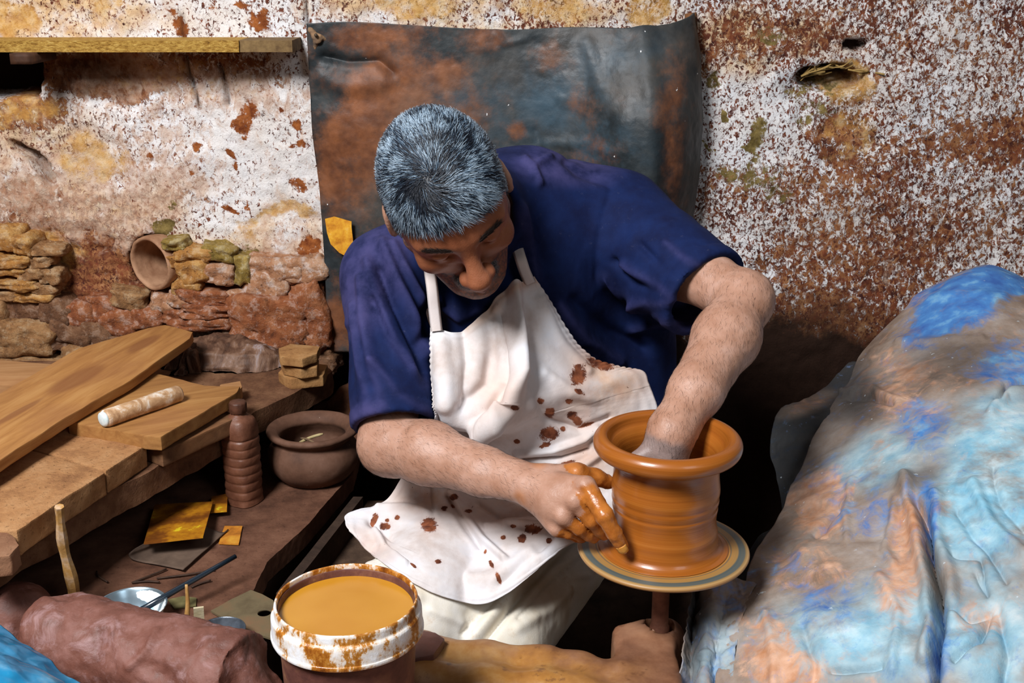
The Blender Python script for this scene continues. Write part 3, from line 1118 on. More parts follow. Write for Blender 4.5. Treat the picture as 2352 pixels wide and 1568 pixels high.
    F1 = [([(1180, 650), (1184, 760), (1192, 860), (1180, 925), (1140, 968), (1095, 985)], 12, .018, 1), ([(1150, 720), (1160, 800), (1160, 880), (1130, 940)], 12, -.006, 1), ([(1060, 740), (1072, 830), (1070, 910)], 14, -.006, 1),
          ([(1010, 790), (1014, 860), (1018, 930)], 18, .005, 1), ([(1120, 700), (1130, 800), (1120, 880), (1060, 940)], 16, -.007, 1),
          ([(1240, 690), (1290, 790), (1350, 850)], 12, .004, 1), ([(1250, 860), (1310, 900), (1380, 930)], 14, .004, 1), ([(1215, 870), (1250, 950), (1262, 1010)], 12, -.004, 1),
          ([(1190, 1040), (1270, 1035), (1340, 1010), (1370, 985)], 7, .006, 0), ([(1200, 1056), (1290, 1050), (1350, 1030)], 6, -.005, 0), ([(1280, 1090), (1340, 1070), (1380, 1040)], 8, .005, 0),
          ([(1250, 960), (1330, 985), (1400, 960)], 8, -.004, 0),
          ([(1040, 1130), (1075, 1190), (1110, 1240), (1165, 1290)], 6, .007, 0), ([(1028, 1140), (1060, 1200), (1100, 1255)], 7, -.006, 0),
          ([(870, 1170), (930, 1166), (1000, 1185)], 9, .005, 0), ([(862, 1222), (880, 1262), (930, 1300)], 8, .006, 0), ([(850, 1200), (900, 1240), (960, 1262)], 8, -.004, 0),
          ([(1120, 1210), (1170, 1200), (1240, 1205)], 7, .005, 0), ([(1100, 1160), (1150, 1190), (1210, 1180), (1290, 1190)], 7, -.004, 0), ([(1290, 1200), (1250, 1250), (1150, 1340)], 9, -.004, 0),
          ([(985, 1110), (990, 1170), (1000, 1190)], 8, -.004, 0), ([(1080, 1330), (1140, 1330), (1220, 1270)], 16, .004, 0)]
    for pts, w_, h_, k_ in F1:
        disp += h_ * (1.5 if k_ else 1.7) * line_px(px, py, pts, w_) * (bw if k_ else 1 - bw)
    disp += .0012 * fbm(V, 30, 4, .55, seed=57, ridged=True) * (1 - .5 * bib) + .0034 * crumple(V, 15, 7, 58) * (1 - .62 * bib) + .0009 * crumple(V, 45, 5, 59) * (1 - .5 * bib)
    # puckered seams along the bib's sides
    for e0, fr_ in ((uu, 12.0), (1 - uu, 13.0)):
        disp += smooth01((5.0 - vv) / .8) * (vv > .2) * np.exp(-(e0 / .03) ** 2) * .0010 * np.sin(vv * fr_ * 2.2)
    edge = np.minimum(np.minimum(uu, 1 - uu) * 8, np.minimum(vv, 14 - vv) * .9)
    disp += .0012 * np.exp(-((edge - .22) / .08) ** 2)
    V = V + N * disp[:, None]
    # rest on what lies under it
    bv = [BVHTree.FromPolygons(a.tolist(), b_.tolist()) for a, b_ in (shirtVQ, trVQ)]
    o = Vector((0, 0, CAM_Z))
    need = np.zeros(len(V))
    Dn = np.linalg.norm(V - np.array([0, 0, CAM_Z]), axis=1)
    for i in range(0, len(V)):
        d = Vector(V[i]) - o
        L_ = d.length
        d.normalize()
        for bt in bv:
            h_ = bt.ray_cast(o, d, L_ + .02)
            if h_[0] is not None:
                need[i] = max(need[i], L_ - h_[3] + .007)
    need2 = need.reshape(nv_, nu)
    for _ in range(6):
        p_ = np.pad(need2, 1, mode='edge')
        need2 = np.maximum(need2, .25 * (p_[:-2, 1:-1] + p_[2:, 1:-1] + p_[1:-1, :-2] + p_[1:-1, 2:]))
    for _ in range(10):
        p_ = np.pad(need2, 1, mode='edge')
        need2 = np.maximum(need.reshape(nv_, nu), .25 * (p_[:-2, 1:-1] + p_[2:, 1:-1] + p_[1:-1, :-2] + p_[1:-1, 2:]))
    print('apron push max', need.max(), (need > 0).mean())
    V = V - unit_rows(V - np.array([0, 0, CAM_Z])) * need2.reshape(-1)[:, None]
    px, py, dd = proj(V)
    # stains with their own shapes
    red = np.zeros(len(V))
    for q in [(1328, 862, 17, 24, 8), (1262, 995, 20, 15, -10), (1182, 935, 8, 5, 20), (1240, 920, 7, 6, 0), (1306, 920, 8, 6, 0), (1262, 945, 9, 10, 0), (1312, 952, 10, 8, 0),
              (1188, 1012, 7, 5, 0), (1250, 1022, 16, 6, -20), (1330, 900, 12, 5, 30), (1325, 965, 12, 8, 40), (1292, 985, 6, 5, 0), (1345, 975, 18, 6, -20), (1380, 835, 30, 14, 10), (1300, 1065, 18, 5, -20),
              (1021, 1168, 7, 6, 0), (1043, 1142, 7, 6, 0), (1041, 1163, 6, 4, 0), (986, 1207, 17, 16, 20), (885, 1209, 11, 8, 0), (912, 1190, 5, 5, 0), (890, 1196, 4, 4, 0),
              (1006, 1291, 7, 5, 0), (1157, 1236, 6, 5, 0), (1200, 1238, 9, 9, 0), (1262, 1243, 7, 6, 20), (1145, 1328, 4, 12, -15), (1130, 1297, 4, 8, -25), (950, 1300, 8, 3, 40), (1116, 1268, 3, 6, 20), (1180, 1208, 6, 4, 0), (1075, 1175, 8, 4, 0), (1225, 1215, 18, 12, 0), (860, 1195, 6, 14, 20)]:
        red = np.maximum(red, (.86 if q[2] > 10 else .95) * blob_px(px, py, q[0], q[1], q[2] * 1.2, q[3] * 1.2, q[4], 2.0))
    red *= (vv < 13.9)
    soil_shade = np.clip(.8 * blob_px(px, py, 1400, 850, 110, 50, 20, 1.4) + .7 * blob_px(px, py, 1360, 930, 90, 60, 0, 1.5) + .55 * blob_px(px, py, 1080, 1150, 120, 50, 0, 1.4) + .6 * blob_px(px, py, 1230, 1190, 120, 50, 0, 1.3)
                   + .6 * blob_px(px, py, 960, 1130, 70, 50, 0, 1.3) + .6 * blob_px(px, py, 1110, 700, 40, 30, -40, 1.3) * bib + .5 * blob_px(px, py, 1150, 900, 60, 60, 0, 1.5) * bib + .9 * bib * line_px(px, py, [(1075, 752), (1112, 718), (1142, 686), (1170, 668), (1225, 640)], 15) + .75 * blob_px(px, py, 1350, 1060, 50, 60, 30, 1.3) + .6 * blob_px(px, py, 850, 1250, 60, 30, 30, 1.3), 0, 1)
    t = NT('white_apron_cotton')
    n = t.noise(11, 6, .62)
    base = t.ramp(n, [(.32, (.53, .44, .40)), (.5, (.68, .63, .62)), (.7, (.69, .70, .75))])
    base = t.mix(t.math('MULTIPLY', t.attr('soil_shade'), t.step(t.noise(22, 5, .65), .22, .60)), base, t.ramp(t.noise(30, 3), [(.35, (.52, .31, .22)), (.65, (.66, .46, .34))]))  # clay soil, plus beige shading of the lap painted in the same tone
    spot = t.cover(t.attr('red'), t.noise(85, 9, .80, None, .9), .05, .0)
    base = t.mix(t.math('MULTIPLY', t.attr('red'), .35), base, (.46, .24, .17))
    base = t.mix(spot, base, t.ramp(t.noise(60, 3), [(.35, (.075, .018, .008)), (.65, (.28, .085, .035))]))
    fl = t.math('MULTIPLY', t.step(t.noise(160, 3, .6), .70, .74), t.attr('soil_shade'))
    base = t.mix(fl, base, (.14, .05, .03))
    am = t.out(base, .8, t.math('ADD', t.noise(800, 2), t.math('MULTIPLY', t.noise(90, 4), 1.2)), .22, .0010, .25)
    ap = mesh_obj('apron', V, F, am, person, attrs=dict(red=red, soil_shade=soil_shade))
    tag(ap, 'white cotton bib apron with red clay stains')
    sol = ap.modifiers.new('thick', 'SOLIDIFY')
    sol.thickness = .0016
    sol.offset = -1
    # straps
    for pts, wd in (([(1003, 760, 1.694), (998, 715, 1.690), (993, 665, 1.685), (988, 628, 1.695), (985, 600, 1.73)], .0085),
                    ([(1218, 652, 1.734), (1206, 625, 1.728), (1197, 598, 1.725), (1190, 575, 1.74), (1180, 540, 1.77)], .0085)):
        c = catmull([P(*q) for q in pts], 26)
        T = np.gradient(c, axis=0)
        T /= np.linalg.norm(T, axis=1)[:, None]
        view = unit_rows(np.array([0, 0, CAM_Z]) - c)
        sd = unit_rows(np.cross(T, view))
        SVs = []
        for a_, b_ in ((-1, 0), (-.5, .0012), (.5, .0012), (1, 0), (.5, -.0012), (-.5, -.0012)):
            SVs.append(c + sd * (a_ * wd) + view * b_)
        SV = np.stack(SVs, 1).reshape(-1, 3)
        mesh_obj('apron_strap', SV, grid_faces(6, 26, True), am, person, attrs=dict(red=np.zeros(len(SV)), soil_shade=np.full(len(SV), .35)))
    return person


def unit_rows(A):
    return A / (np.linalg.norm(A, axis=1)[:, None] + 1e-12)


# ---------------------------------------------------------------- pot and wheel
def build_wheel():
    WC = Pz(1523, 1252, CAM_Z - .736)
    root = empty('potters_wheel', (WC[0], WC[1], .10))
    tag(root, 'spinning round wheel head on a clay smeared shaft under the wet pot', 'potters wheel')
    rw = .1125
    prof = [(0, 0), (.03, 0), (.06, .0002), (.085, .0), (.100, -.0002), (.1105, -.0006), (rw, -.0018), (rw + .0004, -.0035), (rw - .001, -.0065), (.09, -.013), (.04, -.020), (.012, -.024), (0, -.024)]
    V, F = lathe(prof, WC, n=128)
    t = NT('wheel_slip')
    co = t.coord()
    sep = t.new('ShaderNodeSeparateXYZ')
    t.put(sep.inputs[0], co)
    r = t.math('SQRT', t.math('ADD', t.math('MULTIPLY', sep.outputs[0], sep.outputs[0]), t.math('MULTIPLY', sep.outputs[1], sep.outputs[1])))
    r = t.math('ADD', r, t.math('MULTIPLY', t.noise(6, 2), .0015))
    rr = t.math('MULTIPLY', r, 1 / .1135)
    ring = t.noise(1.0, 6, .75, vec=None)
    cv = t.new('ShaderNodeCombineXYZ')
    t.put(cv.inputs[0], t.math('MULTIPLY', r, 420.0))
    ringn = t.noise(1.0, 4, .7, cv.outputs[0])
    col = t.ramp(rr, [(.0, (.40, .15, .025)), (.72, (.38, .145, .025)), (.775, (.42, .19, .04)), (.785, (.11, .09, .06)), (.80, (.36, .18, .045)), (.865, (.33, .18, .05)), (.88, (.060, .082, .080)), (.945, (.085, .10, .092)), (.955, (.28, .17, .06)), (.985, (.44, .26, .10)), (1.0, (.40, .20, .06))])
    col = t.mix(t.math('MULTIPLY', t.step(ringn, .45, .65), .35), col, (.16, .13, .09))
    wm = t.out(col, t.ramp(ringn, [(.3, .28), (.7, .5)]), ringn, .12, .001, .5)
    mesh_obj('wheel_head', V, F, wm, root, origin=WC)
    bottom = .10
    V, F = lathe([(0, -.02), (.0165, -.02), (.0165, -.03), (.0118, -.033), (.0118, -.118), (.0135, -.122), (.0135, -.14), (.0118, -.143), (.0118, bottom - WC[2]), (0, bottom - WC[2])], WC, n=28, jitter=.0015)
    sm = m_simple('shaft_clay', (.10, .035, .022), (.24, .095, .055), 40, .55, .6)
    tag(mesh_obj('shaft', V, F, sm, root), 'clay smeared metal shaft')
    V, F = lathe([(0, .0), (.125, .0), (.13, .008), (.13, .04), (.125, .05), (.03, .055), (0, .055)], (WC[0], WC[1], .06), n=48)
    mesh_obj('flywheel', V, F, m_simple('flywheel_wood', (.06, .03, .015), (.12, .06, .03), 20), root)

    # pot
    sc_ = .0688
    prof_px = [  # outer profile: radius, height above wheel
        (.0, .0005), (.0800, .0005), (.0785, .0025), (.0755, .0050), (.0725, .010), (.0705, .018), (.0700, .027), (.0680, .036), (.0672, .044), (.0676, .052), (.0684, .057), (.0686, .060), (.0680, .0625), (.0690, .067), (.0697, .071), (.0692, .075),
        (.0697, .079), (.0702, .084), (.0700, .089), (.0692, .095), (.0684, .102), (.0680, .110), (.0684, .117), (.0700, .124), (.0735, .129), (.0790, .132), (.0860, .134), (.0915, .137), (.0945, .1415), (.0955, .147), (.0940, .1525), (.0900, .1570), (.0845, .1590), (.0795, .1580), (.0768, .1550), (.0758, .151), (.0735, .146),
        (.0690, .141), (.0650, .134), (.0625, .125), (.0615, .11), (.0610, .08), (.0605, .05), (.058, .03), (.050, .021), (.03, .018), (.0, .018)]
    prof = catmull(np.array(prof_px), 260)
    V, F = lathe(prof, WC, n=160)
    t = NT('wet_clay')
    co = t.coord()
    sep = t.new('ShaderNodeSeparateXYZ')
    t.put(sep.inputs[0], co)
    cv = t.new('ShaderNodeCombineXYZ')
    t.put(cv.inputs[2], t.math('ADD', t.math('MULTIPLY', sep.outputs[2], 95.0), t.math('MULTIPLY', t.noise(9, 1), .8)))
    rn = t.noise(1.0, 4, .65, cv.outputs[0])
    cv2 = t.new('ShaderNodeCombineXYZ')
    t.put(cv2.inputs[2], t.math('MULTIPLY', sep.outputs[2], 620.0))
    rn2 = t.noise(1.0, 3, .6, cv2.outputs[0])
    col = t.ramp(rn, [(.25, (.20, .050, .006)), (.5, (.315, .090, .010)), (.75, (.42, .145, .020))])
    col = t.mix(t.math('MULTIPLY', t.noise(12, 4), .22), col, (.36, .125, .02))
    h = t.math('ADD', rn, t.math('MULTIPLY', rn2, .35))
    pm = t.out(col, t.ramp(rn, [(.35, .24), (.65, .36)]), h, .35, .0022, .5, coat=.25)
    pot = mesh_obj('clay_pot', V, F, pm, origin=WC)
    tag(pot, 'wet orange clay pot with a thick rolled rim turning on the wheel', 'pot')
    return WC

# ---------------------------------------------------------------- setting
YW = 2.40
ZS = CAM_Z - .924      # clay covered work surface on the left
ZB = CAM_Z - .790      # raised stone bench
ZF = CAM_Z - .860      # front bench


def m_wall():
    t = NT('stained_plaster')
    A = t.attr
    big = t.noise(5, 5, .6)
    white = t.ramp(big, [(.3, (.76, .71, .68)), (.5, (.86, .85, .86)), (.7, (.82, .86, .92))])
    warm = t.ramp(t.noise(24, 5, .65), [(.3, (.42, .20, .07)), (.5, (.66, .42, .20)), (.7, (.74, .58, .36))])
    col = t.mix(t.math('MULTIPLY', A('warm'), t.step(t.noise(14, 5, .65), .30, .58)), white, warm)
    brown = t.ramp(t.noise(38, 5, .65), [(.28, (.085, .026, .012)), (.45, (.23, .082, .032)), (.6, (.36, .155, .062)), (.75, (.52, .30, .15))])
    vv = t.coord((1, 1, .8))
    n1 = t.noise(76, 8, .74, vv, .6)
    sp = t.cover(A('dirt'), n1, .045)
    col = t.mix(sp, col, brown)
    n2 = t.noise(150, 6, .72, t.coord((1, 1, .75)), .7)
    sp2 = t.cover(t.math('MULTIPLY', A('speck'), .84), n2, .035, .03)
    col = t.mix(sp2, col, t.ramp(t.noise(50, 3), [(.35, (.055, .015, .012)), (.65, (.22, .06, .025))]))
    tan = t.math('MULTIPLY', t.cover(A('mottle'), t.noise(46, 7, .72, t.coord((1, 1, .7)), .6), .10), .75)
    col = t.mix(tan, col, t.ramp(t.noise(70, 4), [(.3, (.40, .20, .12)), (.5, (.58, .38, .27)), (.7, (.70, .54, .42))]))
    rust = t.cover(A('rust'), t.noise(75, 7, .78), .05)
    col = t.mix(rust, col, t.ramp(t.noise(60, 4), [(.35, (.14, .030, .008)), (.65, (.38, .12, .03))]))
    och = t.math('MULTIPLY', t.cover(A('ochre'), t.noise(34, 7, .75), .14), .85)
    col = t.mix(och, col, t.ramp(t.noise(40, 5), [(.3, (.40, .17, .035)), (.5, (.62, .34, .09)), (.72, (.74, .54, .30))]))
    moss = t.cover(A('moss'), t.noise(40, 6, .7), .06)
    col = t.mix(moss, col, t.ramp(t.noise(55, 4), [(.35, (.085, .055, .014)), (.65, (.28, .20, .065))]))
    dk = t.math('MULTIPLY', A('painted_shade'), t.math('MULTIPLY_ADD', t.step(t.noise(30, 6, .7), .30, .62), .35, .65))
    dk = t.math('ADD', dk, t.math('POWER', A('painted_shade'), 6.0), 0.0, True)
    col = t.mix(dk, col, (.026, .011, .006))  # shade of hollows, cracks and unlit gaps painted into the plaster colour
    h = t.math('ADD', t.math('MULTIPLY', n1, 1.0), t.math('MULTIPLY', t.noise(190, 5, .7), .7))
    h = t.math('SUBTRACT', h, t.math('MULTIPLY', sp, .35))
    return t.out(col, .88, h, .65, .005, .2)


def build_wall():
    xs = np.arange(-1.62, 1.70, .0062)
    zs = np.arange(-.03, 2.12, .0062)
    X, Z = np.meshgrid(xs, zs)
    V = np.stack([X.ravel(), np.full(X.size, YW), Z.ravel()], 1)
    px, py, _ = proj(V)
    lo = fbm(V, 7, 4, .55, seed=5)
    wob = fbm(V, 12, 4, .55, seed=8)
    PX, PY = px + 58 * fbm(V, 9, 5, .6, seed=8), py + 52 * fbm(V, 9, 5, .6, seed=9)
    PH, PV = px + 16 * wob, py + 16 * fbm(V, 12, 4, .55, seed=9)
    B = lambda *a: blob_px(PX, PY, *a)
    dirt = np.where(PX < 1150, .20, .46) + .10 * lo
    warm = np.full(len(V), .15)
    ochre, moss, rust, painted_shade, speck = (np.zeros(len(V)) for _ in range(5))
    mottle = np.where(PX < 1150, .27, .16) + .20 * fbm(V, 5, 3, seed=33)
    speck += np.where(PX < 1150, .54, .64) + .16 * fbm(V, 9, 3, seed=35)

    def put(arr, val, *b):
        w = B(*b)
        arr *= (1 - w)
        arr += val * w
    # left of the hanging sheet
    put(warm, .95, 130, 30, 260, 75, 0, .7)
    put(dirt, .30, 130, 30, 260, 75, 0, .7)
    put(ochre, .70, 30, 45, 60, 45, 0, .8)
    put(ochre, .55, 240, 20, 60, 30, 0, .9)
    put(dirt, .12, 520, 60, 180, 60, 0, .8)
    put(dirt, .80, 240, 170, 230, 55, 8, .6)
    put(dirt, .60, 520, 150, 170, 40, 4, .7)
    put(ochre, .35, 430, 180, 200, 55, 0, .9)
    put(painted_shade, .65, 180, 165, 120, 60, 8, .8)
    put(dirt, .18, 560, 330, 220, 150, 0, .8)
    put(mottle, .48, 330, 340, 160, 120, 0, 1.0)
    put(mottle, .66, 200, 450, 260, 110, 0, .9)
    put(mottle, .55, 640, 560, 130, 70, 0, .9)
    put(mottle, .6, 450, 190, 300, 60, 5, .9)
    put(dirt, .36, 240, 300, 150, 70, 0, .9)
    put(ochre, .62, 205, 360, 95, 50, 0, 1.2)
    put(warm, .8, 90, 350, 130, 120, 0, .9)
    put(dirt, .58, 90, 470, 220, 60, -8, .8)
    put(dirt, .68, 60, 260, 90, 60, 0, .8)
    put(ochre, .55, 60, 260, 90, 50, 0, .9)
    put(dirt, .42, 330, 480, 190, 45, -4, .9)
    put(warm, .9, 180, 470, 260, 70, 0, .9)
    put(dirt, .88, 170, 680, 330, 150, 0, .45)
    put(warm, 1.0, 200, 660, 360, 150, 0, .5)
    put(speck, .65, 230, 600, 260, 110, 0, .6)
    put(ochre, .60, 60, 600, 130, 70, 0, .8)
    put(dirt, .32, 660, 560, 100, 60, 0, .9)
    put(warm, .75, 660, 560, 120, 80, 0, .9)
    put(ochre, .75, 630, 488, 110, 12, -3, 1.0)
    put(ochre, .5, 560, 530, 40, 40, 0, 1.0)
    put(dirt, .85, 560, 700, 210, 80, 0, .7)
    put(moss, .80, 372, 512, 32, 26, 20, .7)
    put(moss, .62, 560, 605, 40, 40, 30, .8)
    put(moss, .75, 705, 640, 60, 18, -25, .8)
    put(moss, .5, 620, 595, 60, 18, 15, 1.0)
    put(moss, .6, 480, 590, 80, 24, 20, .9)
    put(ochre, .6, 470, 610, 90, 40, 0, .9)
    for q in [(590, 57, 34, 22, 20), (555, 258, 34, 22, -30), (540, 290, 18, 24, 0), (520, 335, 14, 12, 0), (530, 365, 12, 20, 0), (405, 50, 14, 34, -20), (485, 20, 12, 12, 0), (553, 450, 12, 16, 0), (350, 350, 14, 10, 0),
              (660, 240, 12, 10, 0), (700, 330, 22, 9, -15), (690, 430, 26, 22, 0), (720, 560, 24, 30, 0), (560, 10, 22, 12, 30), (590, 5, 14, 10, 0), (440, 345, 14, 18, 20), (430, 420, 10, 12, 0), (520, 470, 16, 8, 0), (700, 280, 16, 16, 0)]:
        put(rust, .74, q[0], q[1], q[2] * 1.0, q[3] * 1.0, q[4], 1.5)
    # above the sheet
    put(warm, .9, 1100, 20, 420, 60, 0, .6)
    put(dirt, .34, 1100, 20, 420, 60, 0, .6)
    put(ochre, .62, 960, 18, 90, 40, 0, .8)
    put(ochre, .55, 1290, 18, 110, 40, 0, .8)
    put(ochre, .65, 1500, 15, 60, 40, 0, .8)
    # right of the sheet
    put(dirt, .55, 1740, 95, 170, 60, -15, .7)
    put(warm, .9, 1740, 95, 190, 80, 0, .8)
    put(dirt, .54, 1680, 150, 90, 30, -10, .8)
    put(moss, .55, 1770, 80, 50, 30, 0, .9)
    put(dirt, .26, 1730, 260, 140, 110, -20, .7)
    put(speck, .60, 1700, 300, 160, 150, 0, .7)
    put(dirt, .27, 1640, 300, 70, 80, 0, .8)
    put(moss, .6, 1640, 195, 34, 26, -30, .8)
    put(moss, .66, 1726, 315, 22, 45, 10, .7)
    put(moss, .75, 1678, 255, 10, 14, 0, .9)
    put(moss, .65, 1630, 332, 14, 12, 0, .9)
    put(moss, .55, 1700, 400, 90, 40, -10, 1.0)
    put(moss, .45, 1770, 425, 60, 40, 0, 1.0)
    put(dirt, .50, 1760, 410, 150, 45, 0, .9)
    put(ochre, .74, 1925, 200, 80, 50, 10, .6)
    put(moss, .48, 1870, 235, 60, 60, 0, .8)
    put(dirt, .64, 1940, 330, 110, 45, 15, .7)
    put(ochre, .42, 1950, 310, 80, 60, 0, 1.2)
    put(dirt, .52, 2100, 350, 180, 28, 4, .8)
    put(dirt, .56, 1930, 420, 130, 40, -10, .8)
    put(dirt, .46, 2210, 160, 230, 130, 0, .8)
    put(dirt, .60, 2280, 330, 130, 60, 0, .9)
    put(dirt, .52, 2080, 520, 280, 60, 0, .9)
    put(dirt, .26, 1690, 560, 90, 70, 0, .9)
    put(dirt, .58, 1960, 600, 240, 90, 0, .9)
    put(dirt, .68, 1880, 800, 260, 110, 0, 1.1)
    put(painted_shade, .95, 1840, 915, 330, 120, 0, 1.0)
    put(painted_shade, .45, 1850, 760, 260, 70, 0, 1.0)
    put(painted_shade, .9, 1500, 900, 800, 170, 0, .6)
    put(painted_shade, 1.0, 1500, 1250, 1500, 330, 0, .35)  # black shade low behind the pot, painted on the wall
    # relief: rendered coat with broken edges, hollows, pits
    h = .010 * lo + .0045 * fbm(V, 30, 4, .6, seed=12) + .0026 * fbm(V, 85, 3, .6, seed=13)
    rough = B(150, 690, 330, 160, 0, .6) + B(600, 700, 200, 110, 0, .6)
    h += rough * (.012 * fbm(V * np.array([1, 1, 2.2]), 24, 4, .6, seed=15, ridged=True) - .018)
    h -= .006 * B(200, 360, 115, 60, 0, .5) + .006 * B(240, 175, 230, 60, 8, .4)
    h -= .005 * blob_px(PX, PY, 640, 500, 130, 14, -3, .8)
    # broken hole with laths and straw behind
    hole = smooth01((1.12 - np.sqrt(((PH - 1908) / 80) ** 2 + ((PV - 180) / 34) ** 2)) / .30)
    hole2 = smooth01((1.1 - np.sqrt(((PH - 1965) / 32) ** 2 + ((PV - 106) / 13) ** 2)) / .4)
    slope = np.clip((PV - 158) / 60, 0, 1)
    h -= hole * (.070 * (1 - slope) + .006) + .035 * hole2
    h -= .012 * B(1900, 240, 95, 70, 0, .6) + .008 * B(1950, 330, 90, 60, 0, .8)
    h -= .012 * blob_px(PX, PY, 1640, 195, 30, 20, -20, .8)
    painted_shade = np.maximum(painted_shade, hole * (1 - slope) * .9)
    painted_shade = np.maximum(painted_shade, hole2 * .8)
    # cracks beside the shelf
    for pts in ([(425, 130), (432, 170), (448, 220), (455, 250)], [(505, 150), (515, 190), (522, 240)], [(700, 0), (705, 60)], [(415, 35), (420, 90)]):
        c = line_px(px + 8 * wob, py, pts, 5)
        h -= .010 * c
        painted_shade = np.maximum(painted_shade, .8 * c)
    # recess under the shelf at the far end
    rec = smooth01((98 - PH) / 14) * smooth01((PV - 100) / 8) * smooth01((228 - PV) / 18)
    h -= .16 * rec
    painted_shade = np.maximum(painted_shade, rec)
    # chipped cavity
    cav = np.maximum(blob_px(PH, PV, 98, 388, 16, 44, -32, .5), blob_px(PH, PV, 62, 352, 40, 9, 35, .7))
    h -= .040 * cav
    painted_shade = np.maximum(painted_shade, .5 * cav)
    # pipe mouth
    pip = smooth01((1.0 - np.sqrt(((px - 352) / 60) ** 2 + ((py - 603) / 66) ** 2)) / .12)
    h -= .20 * pip
    # undercut foot of the wall
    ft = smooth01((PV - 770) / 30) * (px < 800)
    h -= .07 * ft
    painted_shade = np.maximum(painted_shade, .85 * ft)
    V[:, 1] -= h
    F = grid_faces(len(xs), len(zs))[:, ::-1]
    w = mesh_obj('wall_back', V, F, m_wall(), origin=(0, YW, 0), attrs=dict(dirt=np.clip(dirt, 0, 1), warm=warm, ochre=ochre, moss=moss, rust=rust, painted_shade=np.clip(painted_shade, 0, 1), speck=speck, mottle=mottle))
    tag(w, kind='structure')
    # ---- stones left bare under the broken render
    def m_stone(name, a, b, c, dust):
        t = NT(name)
        n = t.noise(26, 7, .72)
        col = t.ramp(n, [(.30, a), (.48, b), (.66, c)])
        d1 = t.cover(.42, t.noise(60, 7, .74), .06)
        col = t.mix(t.math('MULTIPLY', d1, .5), col, dust)
        d2 = t.cover(.30, t.noise(85, 5, .7), .05)
        col = t.mix(t.math('MULTIPLY', d2, .7), col, (.075, .025, .012))
        h = t.math('ADD', n, t.math('MULTIPLY', t.noise(110, 6, .72), .8))
        return t.out(col, .8, h, .9, .006, .3)
    kinds = {
        'o': m_stone('ochre_stone', (.17, .060, .014), (.42, .19, .045), (.60, .36, .13), (.62, .44, .26)),
        't': m_stone('tan_stone', (.12, .055, .022), (.30, .145, .055), (.44, .25, .11), (.50, .36, .22)),
        'r': m_stone('red_stone', (.12, .030, .012), (.28, .085, .028), (.40, .16, .07), (.58, .40, .32)),
        'p': m_stone('pink_stone', (.22, .085, .035), (.42, .20, .10), (.58, .38, .26), (.74, .66, .62)),
        'y': m_stone('mossy_stone', (.10, .065, .014), (.28, .18, .035), (.46, .32, .10), (.56, .48, .30)),
        'd': m_stone('dark_stone', (.06, .024, .011), (.16, .070, .032), (.26, .13, .065), (.36, .24, .17)),
    }
    ST = [  # px, py, half width, half height, turn, kind, stands out
        (24, 541, 34, 24, 4, 'o', .03), (72, 553, 20, 20, 10, 'o', .045), (116, 567, 38, 10, 6, 't', .03), (36, 588, 46, 11, 2, 'o', .04), (104, 592, 26, 12, -6, 't', .03), (30, 612, 42, 12, 3, 'o', .035), (86, 618, 30, 13, -3, 't', .035),
        (128, 622, 24, 17, 8, 't', .03), (44, 642, 56, 10, 1, 'o', .045), (116, 652, 28, 12, 4, 't', .03), (24, 668, 40, 11, -2, 't', .04), (90, 672, 44, 10, 4, 'o', .035), (68, 702, 48, 20, -4, 'd', .02), (12, 705, 20, 34, 0, 't', .045),
        (142, 706, 34, 28, 10, 'd', .03), (58, 762, 78, 40, 2, 't', .06), (170, 760, 50, 34, 20, 'd', .04), (196, 712, 34, 26, -10, 'r', .025), (230, 762, 36, 34, 8, 'd', .03), (196, 800, 36, 22, 12, 't', .05), (84, 818, 104, 15, 1, 't', .07), (250, 700, 34, 26, 0, 'r', .02),
        (286, 730, 40, 28, 8, 'r', .025), (300, 680, 38, 18, 12, 't', .02), (345, 720, 36, 20, -5, 'r', .025), (394, 690, 34, 20, 10, 'p', .02),
        (412, 553, 24, 11, -4, 'y', .035), (455, 575, 40, 14, 5, 'o', .035), (420, 590, 22, 12, 0, 'o', .03), (510, 572, 36, 16, 12, 'y', .03), (455, 612, 36, 26, -14, 'o', .035), (515, 618, 34, 22, 4, 'p', .035), (438, 648, 30, 14, -8, 'o', .03), (480, 670, 56, 15, 6, 'r', .04), (424, 676, 26, 14, 0, 'p', .03),
        (490, 700, 60, 13, 2, 'r', .05), (420, 712, 34, 14, -6, 'r', .03), (470, 730, 74, 15, -2, 'r', .05), (548, 742, 28, 12, -10, 'd', .03), (566, 610, 18, 30, 6, 'y', .035),
        (640, 612, 62, 26, 6, 'p', .03), (622, 650, 46, 30, 20, 'p', .035), (700, 612, 50, 26, -10, 'p', .025), (632, 722, 88, 54, 8, 'r', .07), (722, 716, 36, 74, -12, 'r', .05), (690, 765, 50, 20, 8, 'r', .045), (566, 685, 30, 26, 0, 'p', .03),
        (630, 800, 40, 30, 10, 'd', .03), (330, 790, 70, 30, 0, 'd', .03), (705, 815, 70, 30, 0, 'd', .03),
    ]
    for k, (sx, sy, hw, hh, rot, kd, out_) in enumerate(ST):
        c = Py(sx, sy, YW)
        sc = YW / (CP - (sy - 784) / FPX * SP) / FPX
        n = 12 if hw * hh > 1500 else 8
        bm = bmesh.new()
        bmesh.ops.create_cube(bm, size=2)
        bmesh.ops.subdivide_edges(bm, edges=bm.edges[:], cuts=n, use_grid_fill=True)
        U = np.array([v_.co[:] for v_ in bm.verts])
        FF = [tuple(v_.index for v_ in f.verts) for f in bm.faces]
        bm.free()
        q = (np.abs(U) ** 7).sum(1) ** (1 / 7)
        S_ = U / q[:, None]
        S_ = S_ * (1 + .26 * fbm(S_ + k * 3.7, 1.5, 4, .6, seed=k))[:, None]
        cr, sr = math.cos(math.radians(rot)), math.sin(math.radians(rot))
